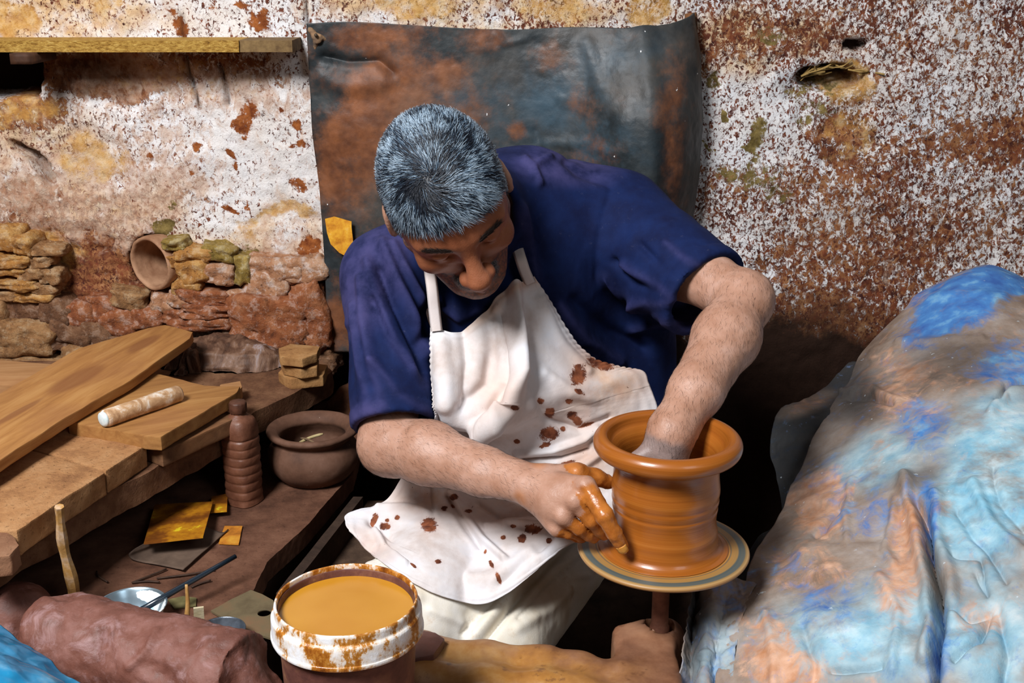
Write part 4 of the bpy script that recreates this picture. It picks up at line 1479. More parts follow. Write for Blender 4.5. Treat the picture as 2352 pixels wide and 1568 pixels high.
        x, z = S_[:, 0] * hw * sc * 1.04, -S_[:, 2] * hh * sc * 1.06
        W_ = np.stack([x * cr - z * sr, S_[:, 1] * (out_ + .03) * .72, -(x * sr + z * cr)], 1) + c + np.array([0, -out_ * .05, 0])
        nn = unit_rows(S_)
        W_ += nn * (.008 * fbm(W_ * np.array([1, 1, 2.2]), 26, 5, .62, seed=77, ridged=True) + .004 * fbm(W_, 70, 3, .6, seed=78))[:, None]
        mesh_obj('stone', W_, FF, kinds[kd], w, origin=c)
    # terracotta pipe through the wall
    ax = unit((-.50, -.84, -.05))
    pc = Py(350, 604, YW - .012)
    prof = [(.049, -.30), (.049, 0), (.050, .006), (.054, .009), (.058, .006), (.059, -.002), (.058, -.30)]
    V, F = lathe(prof, pc, ax, 56, .0022, 4)
    tag(mesh_obj('drain_pipe', V, F, m_simple('terracotta', (.22, .10, .05), (.46, .26, .15), 26, .75, .6), w, origin=pc), 'round terracotta pipe end set in the wall')
    # straw and laths sticking out of the hole
    sm = m_simple('straw', (.16, .09, .02), (.46, .30, .10), 60, .8, .3)
    for k in range(26):
        s_ = RNG.random()
        a = Py(1835 + 150 * s_, 196 - 46 * math.sin(s_ * 2.6 + .3) + RNG.uniform(-6, 8), YW + RNG.uniform(.004, .028))
        an = RNG.normal(.75 - 1.1 * s_, .35)
        L_ = RNG.uniform(.018, .050)
        b = a + L_ * np.array([math.cos(an), -.25 * RNG.random(), math.sin(an) * .8])
        mid = (a + b) / 2 + RNG.normal(0, .004, 3)
        V, F = tube(catmull([a, mid, b], 6), RNG.uniform(.0010, .0024), 5)
        mesh_obj('straw', V, F, sm, w, origin=a)

    # floor
    xs = np.linspace(-1.7, 1.7, 60)
    ys = np.linspace(-.2, 2.5, 60)
    X, Y = np.meshgrid(xs, ys)
    V = np.stack([X.ravel(), Y.ravel(), np.zeros(X.size)], 1)
    V[:, 2] += .008 * fbm(V, 6, 4, seed=2) - .012
    f = mesh_obj('floor', V, grid_faces(60, 60), m_simple('earth_floor', (.030, .014, .008), (.075, .036, .020), 12, .9, .6), origin=(0, 0, 0))
    tag(f, kind='structure')


def build_sheet():
    Y0 = YW - .035
    R = [
        [(705, 54, Y0), (800, 50, Y0 - .006), (920, 56, Y0 - .012), (1050, 64, Y0 - .014), (1180, 68, Y0 - .016), (1320, 63, Y0 - 0.030), (1450, 66, Y0 - 0.050), (1530, 57, Y0 - 0.042), (1578, 40, Y0 - 0.018), (1592, 30, Y0 - 0.000)],
        [(710, 150, Y0), (805, 150, Y0 - .006), (920, 152, Y0 - .014), (1050, 156, Y0 - .018), (1180, 158, Y0 - .022), (1320, 156, Y0 - 0.045), (1450, 154, Y0 - 0.085), (1540, 148, Y0 - 0.075), (1592, 140, Y0 - 0.035), (1606, 132, Y0 - 0.004)],
        [(718, 290, Y0), (810, 290, Y0 - .012), (925, 290, Y0 - .016), (1055, 292, Y0 - .024), (1185, 294, Y0 - .03), (1325, 292, Y0 - 0.060), (1450, 290, Y0 - 0.125), (1545, 286, Y0 - 0.105), (1594, 280, Y0 - 0.045), (1610, 270, Y0 - 0.004)],
        [(736, 450, Y0), (825, 450, Y0 - .008), (935, 450, Y0 - .018), (1060, 450, Y0 - .02), (1190, 452, Y0 - .03), (1325, 450, Y0 - 0.060), (1445, 448, Y0 - 0.125), (1535, 446, Y0 - 0.105), (1580, 442, Y0 - 0.045), (1598, 430, Y0 - 0.004)],
        [(747, 620, Y0), (835, 620, Y0 - .008), (940, 620, Y0 - .014), (1060, 620, Y0 - .02), (1190, 620, Y0 - .025), (1320, 620, Y0 - 0.050), (1430, 616, Y0 - 0.110), (1510, 612, Y0 - 0.090), (1550, 608, Y0 - 0.040), (1572, 600, Y0 - 0.004)],
        [(756, 806, Y0 + .01), (840, 806, Y0), (945, 806, Y0 - .01), (1060, 806, Y0 - .015), (1190, 806, Y0 - .02), (1310, 806, Y0 - 0.040), (1410, 800, Y0 - 0.090), (1480, 796, Y0 - 0.070), (1520, 790, Y0 - 0.030), (1545, 780, Y0 - 0.000)],
    ]
    C = np.array([[Py(*q) for q in r] for r in R])
    nu, nv = 220, 200
    V = net(C, nu, nv).reshape(-1, 3)
    F = grid_faces(nu, nv)
    N = normals(V, F)
    if N[:, 1].mean() > 0:
        N = -N
    px, py, _ = proj(V)
    d = .004 * fbm(V, 9, 4, .5, seed=61) + .0016 * fbm(V, 38, 3, .55, seed=62)
    for pts, w_, h_ in [([(745, 130), (800, 142), (870, 140), (900, 165)], 12, -.010), ([(740, 180), (800, 200), (880, 190)], 22, .008), ([(1480, 80), (1500, 250), (1490, 460)], 24, .010), ([(1250, 330), (1340, 330), (1420, 350)], 14, .004),
                        ([(1230, 300), (1250, 360)], 10, -.004), ([(1350, 100), (1380, 200)], 16, .004), ([(1140, 80), (1160, 100), (1200, 92)], 8, .003)]:
        d += h_ * line_px(px, py, pts, w_)
    V = V + N * d[:, None]
    rust = np.clip(.7 * blob_px(px, py, 880, 215, 80, 70, -20, 1.3) + .75 * blob_px(px, py, 800, 380, 70, 110, 10, 1.2) + .5 * blob_px(px, py, 1115, 90, 60, 30, 0, 1.3) + .5 * blob_px(px, py, 1030, 165, 40, 30, 0, 1.3) + .6 * blob_px(px, py, 1190, 300, 22, 22, 0, 1.3)
                   + .5 * blob_px(px, py, 1260, 130, 60, 40, 0, 1.5) + .4 * blob_px(px, py, 1345, 230, 40, 40, 0, 1.4) + .45 * blob_px(px, py, 860, 90, 90, 30, 0, 1.3) + .5 * blob_px(px, py, 1540, 300, 40, 160, 0, 1.5) + .35 * blob_px(px, py, 960, 260, 200, 120, 0, 1.5)
                   + .5 * blob_px(px, py, 775, 760, 40, 60, 0, 1.5) + .4 * blob_px(px, py, 1370, 350, 60, 40, 0, 1.5), 0, 1)
    rust = np.clip(rust + .20 * smooth01((1250 - px) / 300) + .10, 0, 1)
    blue = np.clip(blob_px(px, py, 1350, 170, 150, 120, 0, 1.4) + blob_px(px, py, 1370, 330, 110, 50, 10, 1.3) + .5 * blob_px(px, py, 1100, 260, 200, 100, 0, 1.4), 0, 1)
    t = NT('rubber_sheet')
    n = t.noise(7, 6, .65)
    base = t.ramp(n, [(.3, (.008, .011, .013)), (.5, (.022, .028, .031)), (.7, (.055, .058, .056))])
    base = t.mix(t.math('MULTIPLY', t.attr('blue'), t.step(t.noise(11, 5, .65), .35, .7)), base, (.045, .082, .112))
    base = t.mix(t.cover(t.math('MULTIPLY', t.attr('rust'), .85), t.noise(16, 7, .7), .20), base, t.ramp(t.noise(30, 4), [(.3, (.105, .036, .016)), (.7, (.26, .094, .037))]))
    base = t.mix(t.math('MULTIPLY', t.step(t.noise(4, 5, .6), .45, .7), .35), base, (.17, .13, .10))
    base = t.mix(t.step(t.noise(70, 2, .4), .775, .785), base, (.75, .75, .75))
    m = t.out(base, t.ramp(n, [(.3, .38), (.7, .62)]), t.math('ADD', t.noise(60, 6, .65), t.math('MULTIPLY', t.voro(95), .3)), .30, .003, .28)
    root = empty('hanging_sheet', Py(1150, 806, YW - .03))
    tag(root, 'large dark rust stained rubber sheet nailed to the wall behind the man', 'sheet')
    o = mesh_obj('sheet', V, F, m, root, attrs=dict(rust=rust, blue=blue))
    s_ = o.modifiers.new('thick', 'SOLIDIFY')
    s_.thickness = .004
    # turned-back strip at the upper corner
    q = [Py(1584, 30, YW - .02), Py(1602, 28, YW - .02), Py(1602, 90, YW - .02), Py(1610, 200, YW - .03), Py(1600, 150, YW - .04), Py(1588, 110, YW - .04)]
    V, F = prism(q, .012, .002, 3, 3)
    mesh_obj('turned_edge', V, F, m_simple('rusty_edge', (.05, .018, .008), (.22, .09, .03), 30), root)
    # nail with a twist of rag
    a = Py(728, 84, YW - .01)
    V, F = tube([a, a + np.array([.004, -.03, .002]), a + np.array([.006, -.05, .006])], [.003, .003, .0035], 8)
    na = empty('nail', a)
    tag(na, 'bent nail with a twist of rag holding the corner of the dark sheet', 'nail')
    mesh_obj('shank', V, F, m_simple('nail_iron', (.02, .015, .012), (.08, .05, .03), 60, .5), na)
    rg = Vol(a - .06, a + .06, .002)
    c = a + np.array([.004, -.036, 0])
    rg.cone(c + np.array([-.010, 0, .014]), c + np.array([.004, 0, -.004]), .006, .007, k=.004)
    rg.cone(c + np.array([.0, 0, .0]), c + np.array([-.004, .008, -.022]), .007, .003, k=.004)
    rg.cone(c + np.array([.006, 0, .002]), c + np.array([.020, .010, -.006]), .006, .003, k=.004)
    V, Q = rg.mesh()
    V += normals(V, Q) * (.0016 * fbm(V, 160, 3))[:, None]
    mesh_obj('rag', V, Q, m_simple('rag_cloth', (.06, .05, .045), (.42, .24, .12), 60, .9, .6), na)
    # orange scrap stuck at the sheet's left edge
    pts = [(747, 502), (768, 497), (808, 508), (811, 560), (806, 594), (780, 580), (760, 560), (752, 535)]
    V, F = prism([Py(x, y, Y0 - .024) for x, y in pts], .003, .0015, 6, 3)
    t = NT('orange_scrap')
    n = t.noise(40, 6, .65)
    m2 = t.out(t.ramp(n, [(.28, (.22, .06, .008)), (.45, (.62, .24, .015)), (.6, (.80, .40, .03)), (.75, (.82, .58, .20))]), .5, n, .5, .003, .4)
    tag(mesh_obj('orange_scrap', V, F, m2, smooth=False), 'ragged orange scrap stuck to the left edge of the dark hanging sheet', 'scrap')


def build_shelf():
    zt = Py(670, 93, YW - .10)[2]
    x1 = Py(670, 100, YW - .10)[0]
    xm = Py(548, 100, YW - .10)[0]
    th = Py(670, 93, YW - .10)[2] - Py(670, 120, YW - .10)[2]
    root = empty('wall_shelf', ((x1 - 1.5) / 2, YW - .07, zt - th))
    tag(root, 'raw chipboard shelf fixed high on the stained wall', 'shelf')
    t = NT('chipboard')
    n = t.noise(190, 6, .78, t.coord((.5, 1, 1.3)))
    m = t.out(t.ramp(n, [(.28, (.05, .02, .005)), (.42, (.34, .17, .030)), (.58, (.58, .35, .08)), (.72, (.74, .54, .20))]), .85, n, .9, .004, .2)
    m2 = m_simple('dirty_chipboard', (.10, .055, .022), (.24, .15, .06), 60, .85, .6)
    for nm, xa, xb, mm, fy in (('board', -1.55, xm, m, .0), ('worn_end', xm, x1, m2, .004)):
        p = [(xa, YW - .10 + fy, zt), (xb, YW - .10 + fy, zt), (xb, YW + .02, zt), (xa, YW + .02, zt)]
        V, F = prism(p, th, .0012, 5, 10)
        mesh_obj(nm, V, F, mm, root, smooth=False)
    # iron bracket in the shade beneath
    b = Py(60, 122, YW - .10)
    V, F = prism([(b[0] - .02, YW - .13, zt - th), (b[0] + .02, YW - .13, zt - th), (b[0] + .02, YW + .14, zt - th), (b[0] - .02, YW + .14, zt - th)], .02, .001, 8, 2)
    mesh_obj('bracket', V, F, m_simple('bracket_wood', (.03, .012, .006), (.09, .035, .015), 30), root)


def m_dusty(name, a, b, c, seed=0, stretch=(1, 1, 1), bump=.6, scale=18, rough=.9):
    t = NT(name)
    v = t.coord(stretch)
    n = t.noise(scale, 7, .66, v)
    col = t.ramp(n, [(.28, a), (.5, b), (.72, c)])
    pit = t.step(t.noise(150, 4, .7), .60, .70)
    col = t.mix(t.math('MULTIPLY', pit, .35), col, a)
    h = t.math('SUBTRACT', t.math('ADD', n, t.math('MULTIPLY', t.noise(120, 5, .7), .6)), t.math('MULTIPLY', pit, .3))
    return t.out(col, rough, h, bump, .004, .2)


def m_wood(name, a, b, c, ang=0.0, scale=9, rough=.75, knots=()):
    t = NT(name)
    mp = t.new('ShaderNodeMapping')
    t.put(mp.inputs['Vector'], t.coord())
    mp.inputs['Rotation'].default_value = (0, 0, ang)
    mp.vector_type = 'TEXTURE'
    mp.inputs['Scale'].default_value = (9.0, 1.0, 1.0)
    n = t.noise(scale * 7, 6, .62, mp.outputs[0], .5)
    n2 = t.noise(7, 4, .6)
    col = t.ramp(n, [(.25, a), (.5, b), (.75, c)])
    col = t.mix(t.math('MULTIPLY', t.step(n2, .45, .72), .55), col, (.30, .125, .045))
    for rx, ry in knots:
        km = t.new('ShaderNodeMapping')
        km.label = 'knot'
        km.vector_type = 'TEXTURE'
        t.put(km.inputs['Vector'], t.coord())
        km.inputs['Rotation'].default_value = (0, 0, ang)
        km.inputs['Scale'].default_value = (rx, ry, 1.0)
        ln = t.new('ShaderNodeVectorMath', operation='LENGTH')
        t.t.links.new(km.outputs[0], ln.inputs[0])
        col = t.mix(t.math('MULTIPLY', t.step(t.math('ADD', ln.outputs['Value'], t.math('MULTIPLY', n2, .4)), 1.35, .85), .75), col, (.21, .075, .024))
    h = t.math('ADD', n, t.math('MULTIPLY', t.noise(200, 3), .2))
    return t.out(col, rough, h, .35, .002, .3)


def plank(name, corners, z, th, mat, label, cat, rough=.002, cuts=10, seed=0, bev=.002, zs=None, **kw):
    zs = zs or [z] * len(corners)
    P_ = [Pz(x, y, zz) for (x, y), zz in zip(corners, zs)]
    V, F = prism(P_, th, rough, seed, cuts, bevel=bev)
    o = mesh_obj(name, V, F, mat)
    sharp(o, 40)
    return tag(o, label, cat, **kw)


def build_bench():
    # --- work surface: clay covered slab on the left, over a masonry block
    e = [Pz(*q, ZS) for q in [(810, 1085), (788, 1112), (740, 1165), (702, 1210), (655, 1252), (612, 1291), (580, 1362)]]
    poly = [np.array([-1.6, .75, ZS]), np.array([e[-1][0] - .03, .75, ZS])] + [np.array(q) for q in e[::-1]] + [np.array([e[0][0] - .01, 2.42, ZS]), np.array([-1.6, 2.42, ZS])]
    V, F = prism(poly, .036, .0025, 3, 26)
    dm = m_dusty('clay_floor', (.042, .017, .010), (.125, .054, .031), (.21, .100, .060), scale=13)
    root = empty('work_platform', (-.9, 1.5, 0))
    tag(root, kind='structure')
    o = mesh_obj('slab', V, F, dm, root)
    sharp(o, 40)
    pb = [q + np.array([-.05 if q[0] > -1 else 0, 0, -.036]) for q in poly]
    V, F = prism(pb, ZS - .036, .0, 3, 4)
    mesh_obj('masonry', V, F, m_dusty('platform_side', (.020, .010, .007), (.05, .026, .017), (.08, .042, .028)), root)

    # --- raised stone bench along the wall
    A, Bp = Pz(49, 1242, ZB), Pz(762, 852, ZB)
    d = unit(Bp - A)
    edge = [A - d * .75 + (Bp - A + d * .75) * s_ for s_ in np.linspace(0, 1, 26)]
    nrm = np.array([-d[1], d[0], 0])
    edge = [q - nrm * .010 * vnoise(np.array([[i * .9, 2.2, 1.0]]), 1.0, 5)[0] for i, q in enumerate(edge)]
    poly = edge + [np.array([Bp[0] - .03, 2.30, ZB]), np.array([-1.6, 2.30, ZB]), np.array([-1.6, edge[0][1], ZB])]
    V, F = prism(poly, .046, .005, 9, 3)
    stone_m = m_dusty('bench_stone', (.055, .022, .012), (.150, .068, .034), (.26, .135, .070), scale=16, bump=.8)
    root = empty('stone_bench', (-1.0, 1.9, ZS))
    tag(root, 'thick rough stone bench slab built against the wall under the boards', 'bench')
    o = mesh_obj('bench_slab', V, F, stone_m, root)
    sharp(o, 45)
    sup = m_dusty('support_stone', (.02, .010, .006), (.06, .03, .018), (.09, .05, .03))
    for cx, cy in ((-1.25, 1.75), (-.95, 2.2), (-.55, 2.28)):
        V, F = prism([(cx - .12, cy - .1, ZB - .046), (cx + .12, cy - .1, ZB - .046), (cx + .12, cy + .1, ZB - .046), (cx - .12, cy + .1, ZB - .046)], ZB - .046 - ZS, .004, 4, 3)
        mesh_obj('support', V, F, sup, root)

    # --- boards and slabs on it
    clay = m_dusty('clay_tile_face', (.20, .085, .036), (.38, .185, .075), (.46, .25, .115), scale=20, bump=.9)
    zt = ZB + .040
    plank('clay_slab', [(-90, 1105), (140, 978), (242, 1000), (337, 1022), (243, 1082), (62, 1026)][:0] or [(152, 976), (336, 1021), (243, 1081), (60, 1026)], zt, .038, clay, 'brown clay slab half under the boards, the far one of two joined slabs', 'slab', .0035, 9, 11)
    plank('clay_slab', [(57, 1029), (240, 1084), (140, 1150), (40, 1219), (-30, 1215), (-150, 1150)], zt, .038, clay, 'wide brown clay slab with rough broken front edge, near the leaning stick', 'slab', .0035, 9, 12)
    plank('clay_slab', [(-90, 1196), (0, 1216), (30, 1228), (46, 1252), (24, 1274), (-70, 1290)], zt - .004, .030, m_dusty('clay_tile_red', (.13, .055, .028), (.24, .115, .062), (.30, .16, .09)), 'small rounded reddish slab on the bench corner above the clay lump', 'slab', .003, 6, 14)
    q0, q1 = Pz(0, 980, ZB + .085), Pz(400, 755, ZB + .085)
    LA = math.atan2(q1[1] - q0[1], q1[0] - q0[0])
    w1 = m_wood('old_board', (.25, .098, .026), (.38, .172, .048), (.47, .245, .082), LA, knots=((.085, .030), (.06, .018), (.07, .010)))
    w2 = m_wood('back_board', (.30, .14, .05), (.40, .20, .08), (.47, .26, .115), .1)
    plank('wooden_board', [(-140, 815), (0, 826), (148, 838), (300, 868), (240, 900), (76, 888), (-140, 872)], ZB + .030, .026, w2, 'wide pale board lying against the wall behind the long plank', 'board', .002, 6, 15)
    plank('wooden_board', [(-140, 886), (75, 896), (230, 908), (150, 965), (0, 985), (-160, 1000)], ZB + .028, .024, w2, 'second pale board under the long plank, in front of the wall board', 'board', .002, 6, 16)
    plank('wooden_board', [(235, 900), (505, 935), (545, 958), (372, 1036), (330, 1020), (250, 990)], ZB + .030, .028, m_wood('dark_board', (.07, .03, .014), (.15, .07, .032), (.22, .11, .05), .3), 'dark damp board lying underneath the thick offcut board', 'board', .002, 6, 17)
    plank('wooden_board', [(155, 968), (245, 902), (330, 852), (380, 862), (470, 884), (552, 886), (545, 900), (460, 950), (368, 1003), (330, 1000), (260, 986)], ZB + .062, .024, m_wood('offcut_board', (.21, .085, .023), (.33, .150, .042), (.42, .215, .07), .5), 'thick offcut board with broken corners under the clay stained roller', 'board', .002, 8, 18)
    plank('long_plank', [(-160, 992), (0, 902), (180, 800), (342, 752), (380, 746), (444, 762), (436, 776), (300, 872), (150, 958), (0, 1056), (-160, 1160)], ZB + .085, .018, w1, 'long weathered plank lying across the other boards up to the wall', 'plank', .0022, 7, 19,
          zs=[ZB + .078, ZB + .080, ZB + .084, ZB + .088, ZB + .09, ZB + .09, ZB + .09, ZB + .086, ZB + .083, ZB + .08, ZB + .078])
    for o in list(COL.objects):
        if o.name == 'long_plank':
            for nd, (kx, ky) in zip([q for q in w1.node_tree.nodes if q.label == 'knot'], ((178, 868), (330, 792), (40, 942))):
                nd.inputs['Location'].default_value = [float(c_) for c_ in (Pz(kx, ky, ZB + .085) - np.array(o.location))]
    # clay stained roller
    a, b = Pz(240, 962, ZB + .076), Pz(412, 902, ZB + .076)
    rd = .0145
    ax = unit(b - a)
    root = empty('roller', (a + b) / 2 - np.array([0, 0, rd]))
    tag(root, 'clay stained white wrapped roller lying on the thick offcut board', 'roller')
    t = NT('wrapped_white')
    n = t.noise(30, 6, .68, t.coord((1, 1, 1)), .5)
    rm = t.out(t.ramp(n, [(.30, (.24, .11, .045)), (.47, (.52, .31, .16)), (.58, (.76, .66, .55)), (.72, (.84, .84, .84))]), .45, n, .5, .003, .5)
    V, F = lathe([(0, 0), (rd * .9, 0), (rd, .003), (rd, .06), (rd * 1.03, .10), (rd, np.linalg.norm(b - a) - .004), (rd * .85, np.linalg.norm(b - a)), (0, np.linalg.norm(b - a))], a, ax, 28, .0014, 5)
    mesh_obj('sleeve', V, F, rm, root)
    V, F = lathe([(0, -.006), (rd * .55, -.006), (rd * .86, -.004), (rd * .9, .001), (0, .001)], a, ax, 20)
    tag(mesh_obj('end_plug', V, F, m_simple('plug_white', (.55, .66, .66), (.82, .86, .86), 80, .4, .2), root), 'bluish white plugged end')

    # --- broken bricks on the far end of the bench
    bm_ = m_dusty('brick_ochre', (.20, .085, .030), (.36, .18, .065), (.46, .26, .11), scale=26)
    zb = ZB
    for nm, poly, z, th, lab in [
        ('brick_piece', [(655, 836), (700, 828), (752, 838), (742, 862), (668, 870), (640, 855)], ZB + .022, .022, 'ochre brick piece at the bottom of the small pile on the bench end'),
        ('brick_piece', [(644, 822), (684, 815), (732, 826), (728, 842), (690, 848), (650, 838)], ZB + .044, .020, 'middle ochre brick piece of the small pile on the bench end'),
        ('brick_piece', [(640, 800), (668, 789), (735, 795), (728, 812), (694, 824), (642, 818)], ZB + .068, .018, 'flat ochre brick piece topping the small pile beside the hanging sheet')]:
        plank(nm, poly, z, th, bm_, lab, 'brick', .0025, 4, int(z * 999) % 50, group='broken brick pieces')
    plank('wood_offcut', [(505, 882), (552, 874), (556, 888), (545, 898), (500, 895)], ZB + .030, .022, w2, 'small wood chip lying behind the corner of the thick offcut board', 'offcut', .001, 3, 33)
    # rock and shards at the wall behind the boards
    c = Py(535, 838, 2.30)
    v = Vol(c - .17, c + .17, .005)
    v.ell(c, (.098, .07, .052), k=0)
    v.ell(c + np.array([.055, -.005, -.006]), (.055, .06, .042), k=.02)
    v.ell(c + np.array([-.06, .0, .008]), (.05, .055, .040), k=.02)
    V, Q = v.mesh()
    N = normals(V, Q)
    V += N * (.016 * fbm(V * np.array([.8, 1, 1.6]), 15, 5, .58, seed=131, ridged=True) + .004 * fbm(V, 60, 3, .6))[:, None]
    V[:, 2] = np.maximum(V[:, 2], ZB + .001)
    t = NT('grey_streaked_rock')
    n = t.noise(15, 7, .68, t.coord((1.6, 1, .6)), .6)
    rk = t.out(t.ramp(n, [(.34, (.030, .015, .010)), (.47, (.11, .052, .030)), (.58, (.21, .115, .070)), (.68, (.33, .27, .27)), (.78, (.62, .62, .70))]), .6, n, .8, .005, .4)
    tag(mesh_obj('rock', V, Q, rk), 'grey streaked brown rock lying between the long plank and the brick pile', 'rock')
    for k, (x, y, a, w_, h_) in enumerate([(400, 838, 30, 14, 40), (428, 832, 18, 12, 44), (450, 846, -8, 12, 40), (414, 862, 40, 12, 26)]):
        c = Py(x, y, 2.26 - .012 * k)
        bm = bmesh.new()
        bmesh.ops.create_cube(bm, size=2)
        bmesh.ops.subdivide_edges(bm, edges=bm.edges[:], cuts=6, use_grid_fill=True)
        U = np.array([q.co[:] for q in bm.verts])
        FF = [tuple(q.index for q in f.verts) for f in bm.faces]
        bm.free()
        U = U / ((np.abs(U) ** 6).sum(1) ** (1 / 6))[:, None]
        U = U * (1 + .3 * fbm(U + k * 5.1, 1.6, 3, seed=k))[:, None]
        cr, sr = math.cos(math.radians(a)), math.sin(math.radians(a))
        x_, z_ = U[:, 0] * w_ * .00085, U[:, 2] * h_ * .00085
        W_ = np.stack([x_ * cr + z_ * sr, U[:, 1] * .016, z_ * cr - x_ * sr], 1) + c
        W_[:, 2] = np.maximum(W_[:, 2], ZB + .001)
        tag(mesh_obj('stone_shard', W_, FF, rk, smooth=False), ('leftmost upright stone shard under the raised end of the long plank', 'second upright stone shard from the left under the end of the long plank', 'stone shard leaning against the left side of the grey streaked rock', 'lowest stone shard in front of the shards under the long plank end')[k], 'stone', 'stone shards by the rock')
    # dark curved clay crust beyond the bench end
    v = Vol((-.50, 1.95, ZS - .02), (-.10, 2.40, ZB + .08), .006)
    c = Pz(850, 950, ZS + .03)
    v.ell((c[0], c[1] + .06, ZS - .02), (.11, .09, .11), k=0)
    v.box((c[0], c[1], ZS - .30), (.5, .5, .30), cut=True)
    V, Q = v.mesh()
    V += normals(V, Q) * (.010 * fbm(V, 16, 4, .55))[:, None]
    tag(mesh_obj('clay_heap', V, Q, m_dusty('heap_clay', (.045, .018, .011), (.11, .045, .024), (.18, .08, .04))), 'low heap of dried clay behind the round bellied pot', 'clay heap')


def build_left_props():
    # --- brown plastic bottle
    bc = Pz(563, 1150, ZS)
    zt = Py(572, 922, bc[1])[2]
    Hh = zt - ZS
    root = empty('bottle', bc)
    tag(root, 'ribbed plastic bottle coated in brown clay standing by the bench', 'bottle')
    r0 = .0302
    prof = [(0, 0), (r0 * .92, 0), (r0, .004)]
    n = 7
    y0, y1 = .012, Hh * .66
    for i in range(n):
        a = y0 + (y1 - y0) * i / n
        w = (y1 - y0) / n
        prof += [(r0 * .968, a), (r0, a + w * .2), (r0 * 1.015, a + w * .5), (r0, a + w * .8)]
    prof += [(r0 * .93, y1), (r0 * .99, y1 + .004), (r0 * .97, Hh * .76), (r0 * .82, Hh * .83), (r0 * .55, Hh * .87), (r0 * .46, Hh * .885), (r0 * .46, Hh * .92), (0, Hh * .92)]
    V, F = lathe(catmull(np.array(prof), 150), bc, n=72)
    L = V - bc
    ang = np.arctan2(L[:, 1], L[:, 0]) + .5
    sq = 1.0 / (np.abs(np.cos(ang)) ** 4 + np.abs(np.sin(ang)) ** 4) ** .25
    L[:, :2] *= (1 + (sq - 1) * .55 * (L[:, 2] < Hh * .84) - .03)[:, None]
    V = bc + L
    V += normals(V, F) * (.0016 * fbm(V, 45, 3))[:, None] * (1 if True else 0)
    bmx = m_simple('bottle_clay', (.085, .028, .014), (.20, .078, .042), 30, .45, .5, spec=.5)
    mesh_obj('body', V, F, bmx, root)
    V, F = lathe([(.0, Hh * .90), (.0145, Hh * .90), (.0152, Hh * .905), (.0152, Hh * .985), (.0140, Hh), (0, Hh)], bc, n=36)
    L = V - bc
    a = np.arctan2(L[:, 1], L[:, 0])
    L[:, :2] *= (1 + .025 * np.sign(np.sin(a * 18)))[:, None]
    mesh_obj('cap', bc + L, F, m_simple('cap_clay', (.05, .018, .010), (.13, .05, .028), 60, .5), root)

    # --- round bellied pot
    pc = Pz(724, 1094, ZS)
    root = empty('bellied_pot', pc)
    tag(root, 'round bellied brown clay pot with a flared rim standing beside the bottle', 'pot')
    prof = [(0, 0), (.050, 0), (.066, .008), (.080, .026), (.0845, .046), (.0810, .064), (.0735, .075), (.0715, .080), (.0760, .086), (.0835, .092), (.0850, .098), (.0800, .102), (.0720, .1000), (.0640, .094), (.0605, .085), (.066, .075), (.074, .060), (.076, .045), (.070, .025), (.05, .014), (0, .012)]
    V, F = lathe(catmull(np.array(prof), 120), pc, n=96, jitter=.0014)
    t = NT('dry_pot')
    n_ = t.noise(16, 6, .65)
    c_ = t.ramp(n_, [(.3, (.065, .029, .017)), (.5, (.125, .058, .034)), (.7, (.18, .092, .060))])
    c_ = t.mix(t.step(t.noise(90, 3, .5), .72, .77), c_, (.45, .35, .28))
    mesh_obj('pot_body', V, F, t.out(c_, .75, n_, .4, .003, .3), root)
    # bits inside it
    q = pc + np.array([0, 0, .014])
    V, F = lathe([(0, .012), (.073, .022), (.072, .030), (.05, .034), (0, .036)], pc, n=40, jitter=.004)
    tag(mesh_obj('dry_clay', V, F, m_dusty('pot_filling', (.03, .016, .010), (.10, .06, .04), (.18, .11, .07)), root), 'crumbly dark filling')
    for k, (a, b, rr, col, lab) in enumerate([((688, 1016), (742, 996), .0028, ((.32, .24, .10), (.52, .42, .22)), 'pale wooden modelling stick lying inside the round bellied pot'),
                                              ((690, 1006), (722, 1016), .0022, ((.12, .07, .04), (.28, .18, .10)), 'dark modelling stick lying inside the round bellied pot')]):
        A, B_ = Pz(*a, ZS + .058), Pz(*b, ZS + .078)
        V, F = tube(catmull([A, (A + B_) / 2 + np.array([0, 0, .002]), B_], 8), [rr * .7, rr, rr, rr, rr, rr, rr, rr * .6], 8)
        tag(mesh_obj('modelling_stick', V, F, m_simple('stick_%d' % k, *col, 60)), lab, 'stick')

    # --- painted metal plates and offcuts on the work surface
    t = NT('yellow_paint')
    n_ = t.noise(17, 5, .62)
    yp = t.ramp(n_, [(.30, (.10, .030, .006)), (.46, (.20, .062, .008)), (.56, (.42, .16, .010)), (.63, (.50, .22, .012)), (.66, (.72, .54, .02)), (.75, (.78, .66, .04))])
    ym = t.out(yp, .38, n_, .3, .002, .5)
    t = NT('ochre_paint')
    n_ = t.noise(24, 5, .62)
    om = t.out(t.ramp(n_, [(.3, (.16, .05, .01)), (.5, (.50, .18, .02)), (.7, (.66, .34, .04))]), .5, n_, .3, .002, .4)

    def plate(corners, zs, mat, label, name='metal_plate', th=.002, hole=None, grp=None):
        Pp = [Pz(x, y, z) for (x, y), z in zip(corners, zs)]
        V, F = prism(Pp, th, .0006, int(corners[0][0]) % 40, 5)
        o = mesh_obj(name, V, F, mat, smooth=False)
        return tag(o, label, 'plate', group=grp)
    plate([(356, 1158), (489, 1151), (466, 1233), (330, 1248)], [ZS + .020, ZS + .022, ZS + .036, ZS + .032], ym, 'larger square yellow and rust painted plate propped on the dark folded sheet')
    plate([(486, 1140), (523, 1133), (521, 1173), (484, 1176)], [ZS + .012, ZS + .012, ZS + .014, ZS + .014], ym, 'small yellow painted plate between the square plate and the bottle foot')
